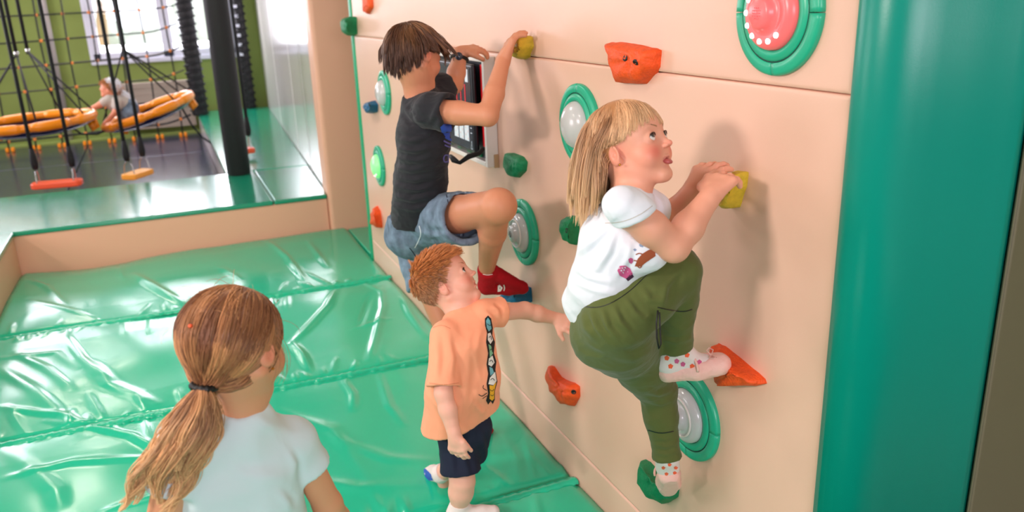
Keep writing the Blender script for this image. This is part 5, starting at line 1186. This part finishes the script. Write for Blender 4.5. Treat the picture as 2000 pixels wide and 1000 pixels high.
tube_o = tube('slack_rope', [on(135, 245, 1, 9.3), on(160, 262, 1, 9.35), on(190, 262, 1, 9.35), on(222, 248, 1, 9.3)], .010, M['black_rope']); tag(tube_o, 'slack black rope drooping between the two nest swings', 'rope')

# toddler
def toddler():
    Y = 9.45; q = lambda px, py, dy=0: on(px, py, 1, Y+dy)
    e = empty('person', tuple(q(240, 225))); tag(e, 'toddler in white cap and grey shirt kneeling on the far nest swing', 'person')
    fd, ud = head_dirs(176, 18); ud = nrm(UP*1.0-RT*.15); hd = Head(q(213, 172), fd, ud, .20)
    ch = q(226, 200); pl_ = q(252, 212, .03); F = Field(ch-V(.5, .35, .45), ch+V(.35, .35, .35), .0075)
    add_head(F, hd, q(222, 190), .04); F.cone(q(222, 190), ch, .04, .075, .02); F.cone(ch, pl_, .08, .08, .03)
    shA, elA, wrA = q(214, 194, -.05), q(196, 204, -.05), q(176, 214, -.05); shB, elB, wrB = q(230, 198, -.10), q(226, 218, -.12), q(212, 234, -.10)
    F.limb([shA, elA, wrA], [.036, .030, .024], .015); F.limb([shB, elB, wrB], [.036, .030, .024], .015)
    hand(F, wrA, -RT-UP*.4, V(0, 0, -1), -1, L=.1, rw=.02); hand(F, wrB, -RT-UP*.5, V(0, 0, -1), 1, L=.1, rw=.02)
    F.limb([pl_, q(250, 226, -.08), q(268, 228, -.08)], [.07, .05, .035], .02); F.limb([pl_, q(245, 224, .08), q(268, 222, .08)], [.07, .05, .035], .02)
    skin_obj(F, 'body', 'skin', e, lambda Vt: face_cols(Vt, hd, np.array(lin(236, 160, 128)), .5), rl=1)
    add_eyes(hd, e, fd, (60, 50, 45), lash=False)
    F = Field(ch-V(.3, .3, .3), ch+V(.3, .3, .25), .007); F.cone(q(222, 192), ch, .055, .092, .02); F.cone(ch, q(245, 208, .02), .094, .092, .03); F.cone(shA, shA+(elA-shA)*.6, .05, .046, .02); F.cone(shB, shB+(elB-shB)*.5, .05, .046, .02)
    skin_obj(F, 'shirt', 'grey_cloth', e, rl=2)
    F = Field(pl_-V(.3, .3, .3), pl_+V(.3, .3, .25), .007); F.cone(q(247, 209, .02), pl_, .094, .092, .02); F.limb([pl_, q(250, 224, -.08)], [.088, .07], .02); F.limb([pl_, q(246, 222, .08)], [.088, .07], .02)
    skin_obj(F, 'shorts', 'denim', e, rl=2)
    hl = lambda x, y: float(np.interp(y, [-.52, -.2, .03, .2, .36], [-.25, -.15, .0, .18, .24]))
    cv, cq = hair_cap(hd, hl, .02, .006); rt_ = scalp_points(500, hl); L_ = grow(hd, rt_, lambda P: (P-V(0, -.2, .5)), .25, 6, lift=.05, grav=.4)
    a, b, c = join_np([(cv, cq, np.array(lin(176, 116, 66))), ribbon_set(L_, .003, np.array(lin(190, 128, 74)), .2)]); o = from_np('hair', a, b, M['hair'], e, c); o['kind'] = 'stuff'
    F = Field(hd.c-.17, hd.c+.2, .006); F.ell(hd.w(0, -.12, .17), V(.41, .47, .40)*.20, hd.M, .002); F.cut(hd.w(0, -.05, .20), -(hd.M@V(0, .75, 1.)))
    F.ell(hd.w(0, -.20, .10), V(.43, .40, .46)*.20, hd.M, .01); F.ell(hd.w(0, .22, -.12), V(.42, .55, .46)*.2, hd.M, .004, True)
    skin_obj(F, 'cap', 'cloth_white', e, rl=1)
    tube('cape', [q(232, 176, .02), q(244, 188, .05), q(256, 200, .06), q(266, 212, .06)], [.03, .05, .055, .04], M['cloth_white'], e, n=12)
toddler()

# bright garden beyond the back windows
gd = empty('garden_tree', (-2, 17.5, -.2)); tag(gd, 'sunlit pale foliage outside the back window', 'tree')
Fp = []
for k in range(26):
    pass
bm = bmesh.new()
for k in range(16):
    c = Vector((random.uniform(-6.5, 3.5), random.uniform(17, 19.5), random.uniform(.4, 3.4))); b = bmesh.new(); bmesh.ops.create_icosphere(b, subdivisions=3, radius=random.uniform(.5, 1.0))
    for v in b.verts: v.co = c+v.co*(1+.35*noise.noise(v.co*4+c))
    me = bpy.data.meshes.new('t'); b.to_mesh(me); b.free(); bm.from_mesh(me); bpy.data.meshes.remove(me)
o = bm_obj('foliage', bm, M['sky_leaf'], gd, smooth=True); o['kind'] = 'stuff'
tube('trunk', [(-2, 18, -.2), (-2.1, 18, 1.0), (-2, 18.1, 2.0)], [.14, .11, .08], M['wood_tan'], gd)
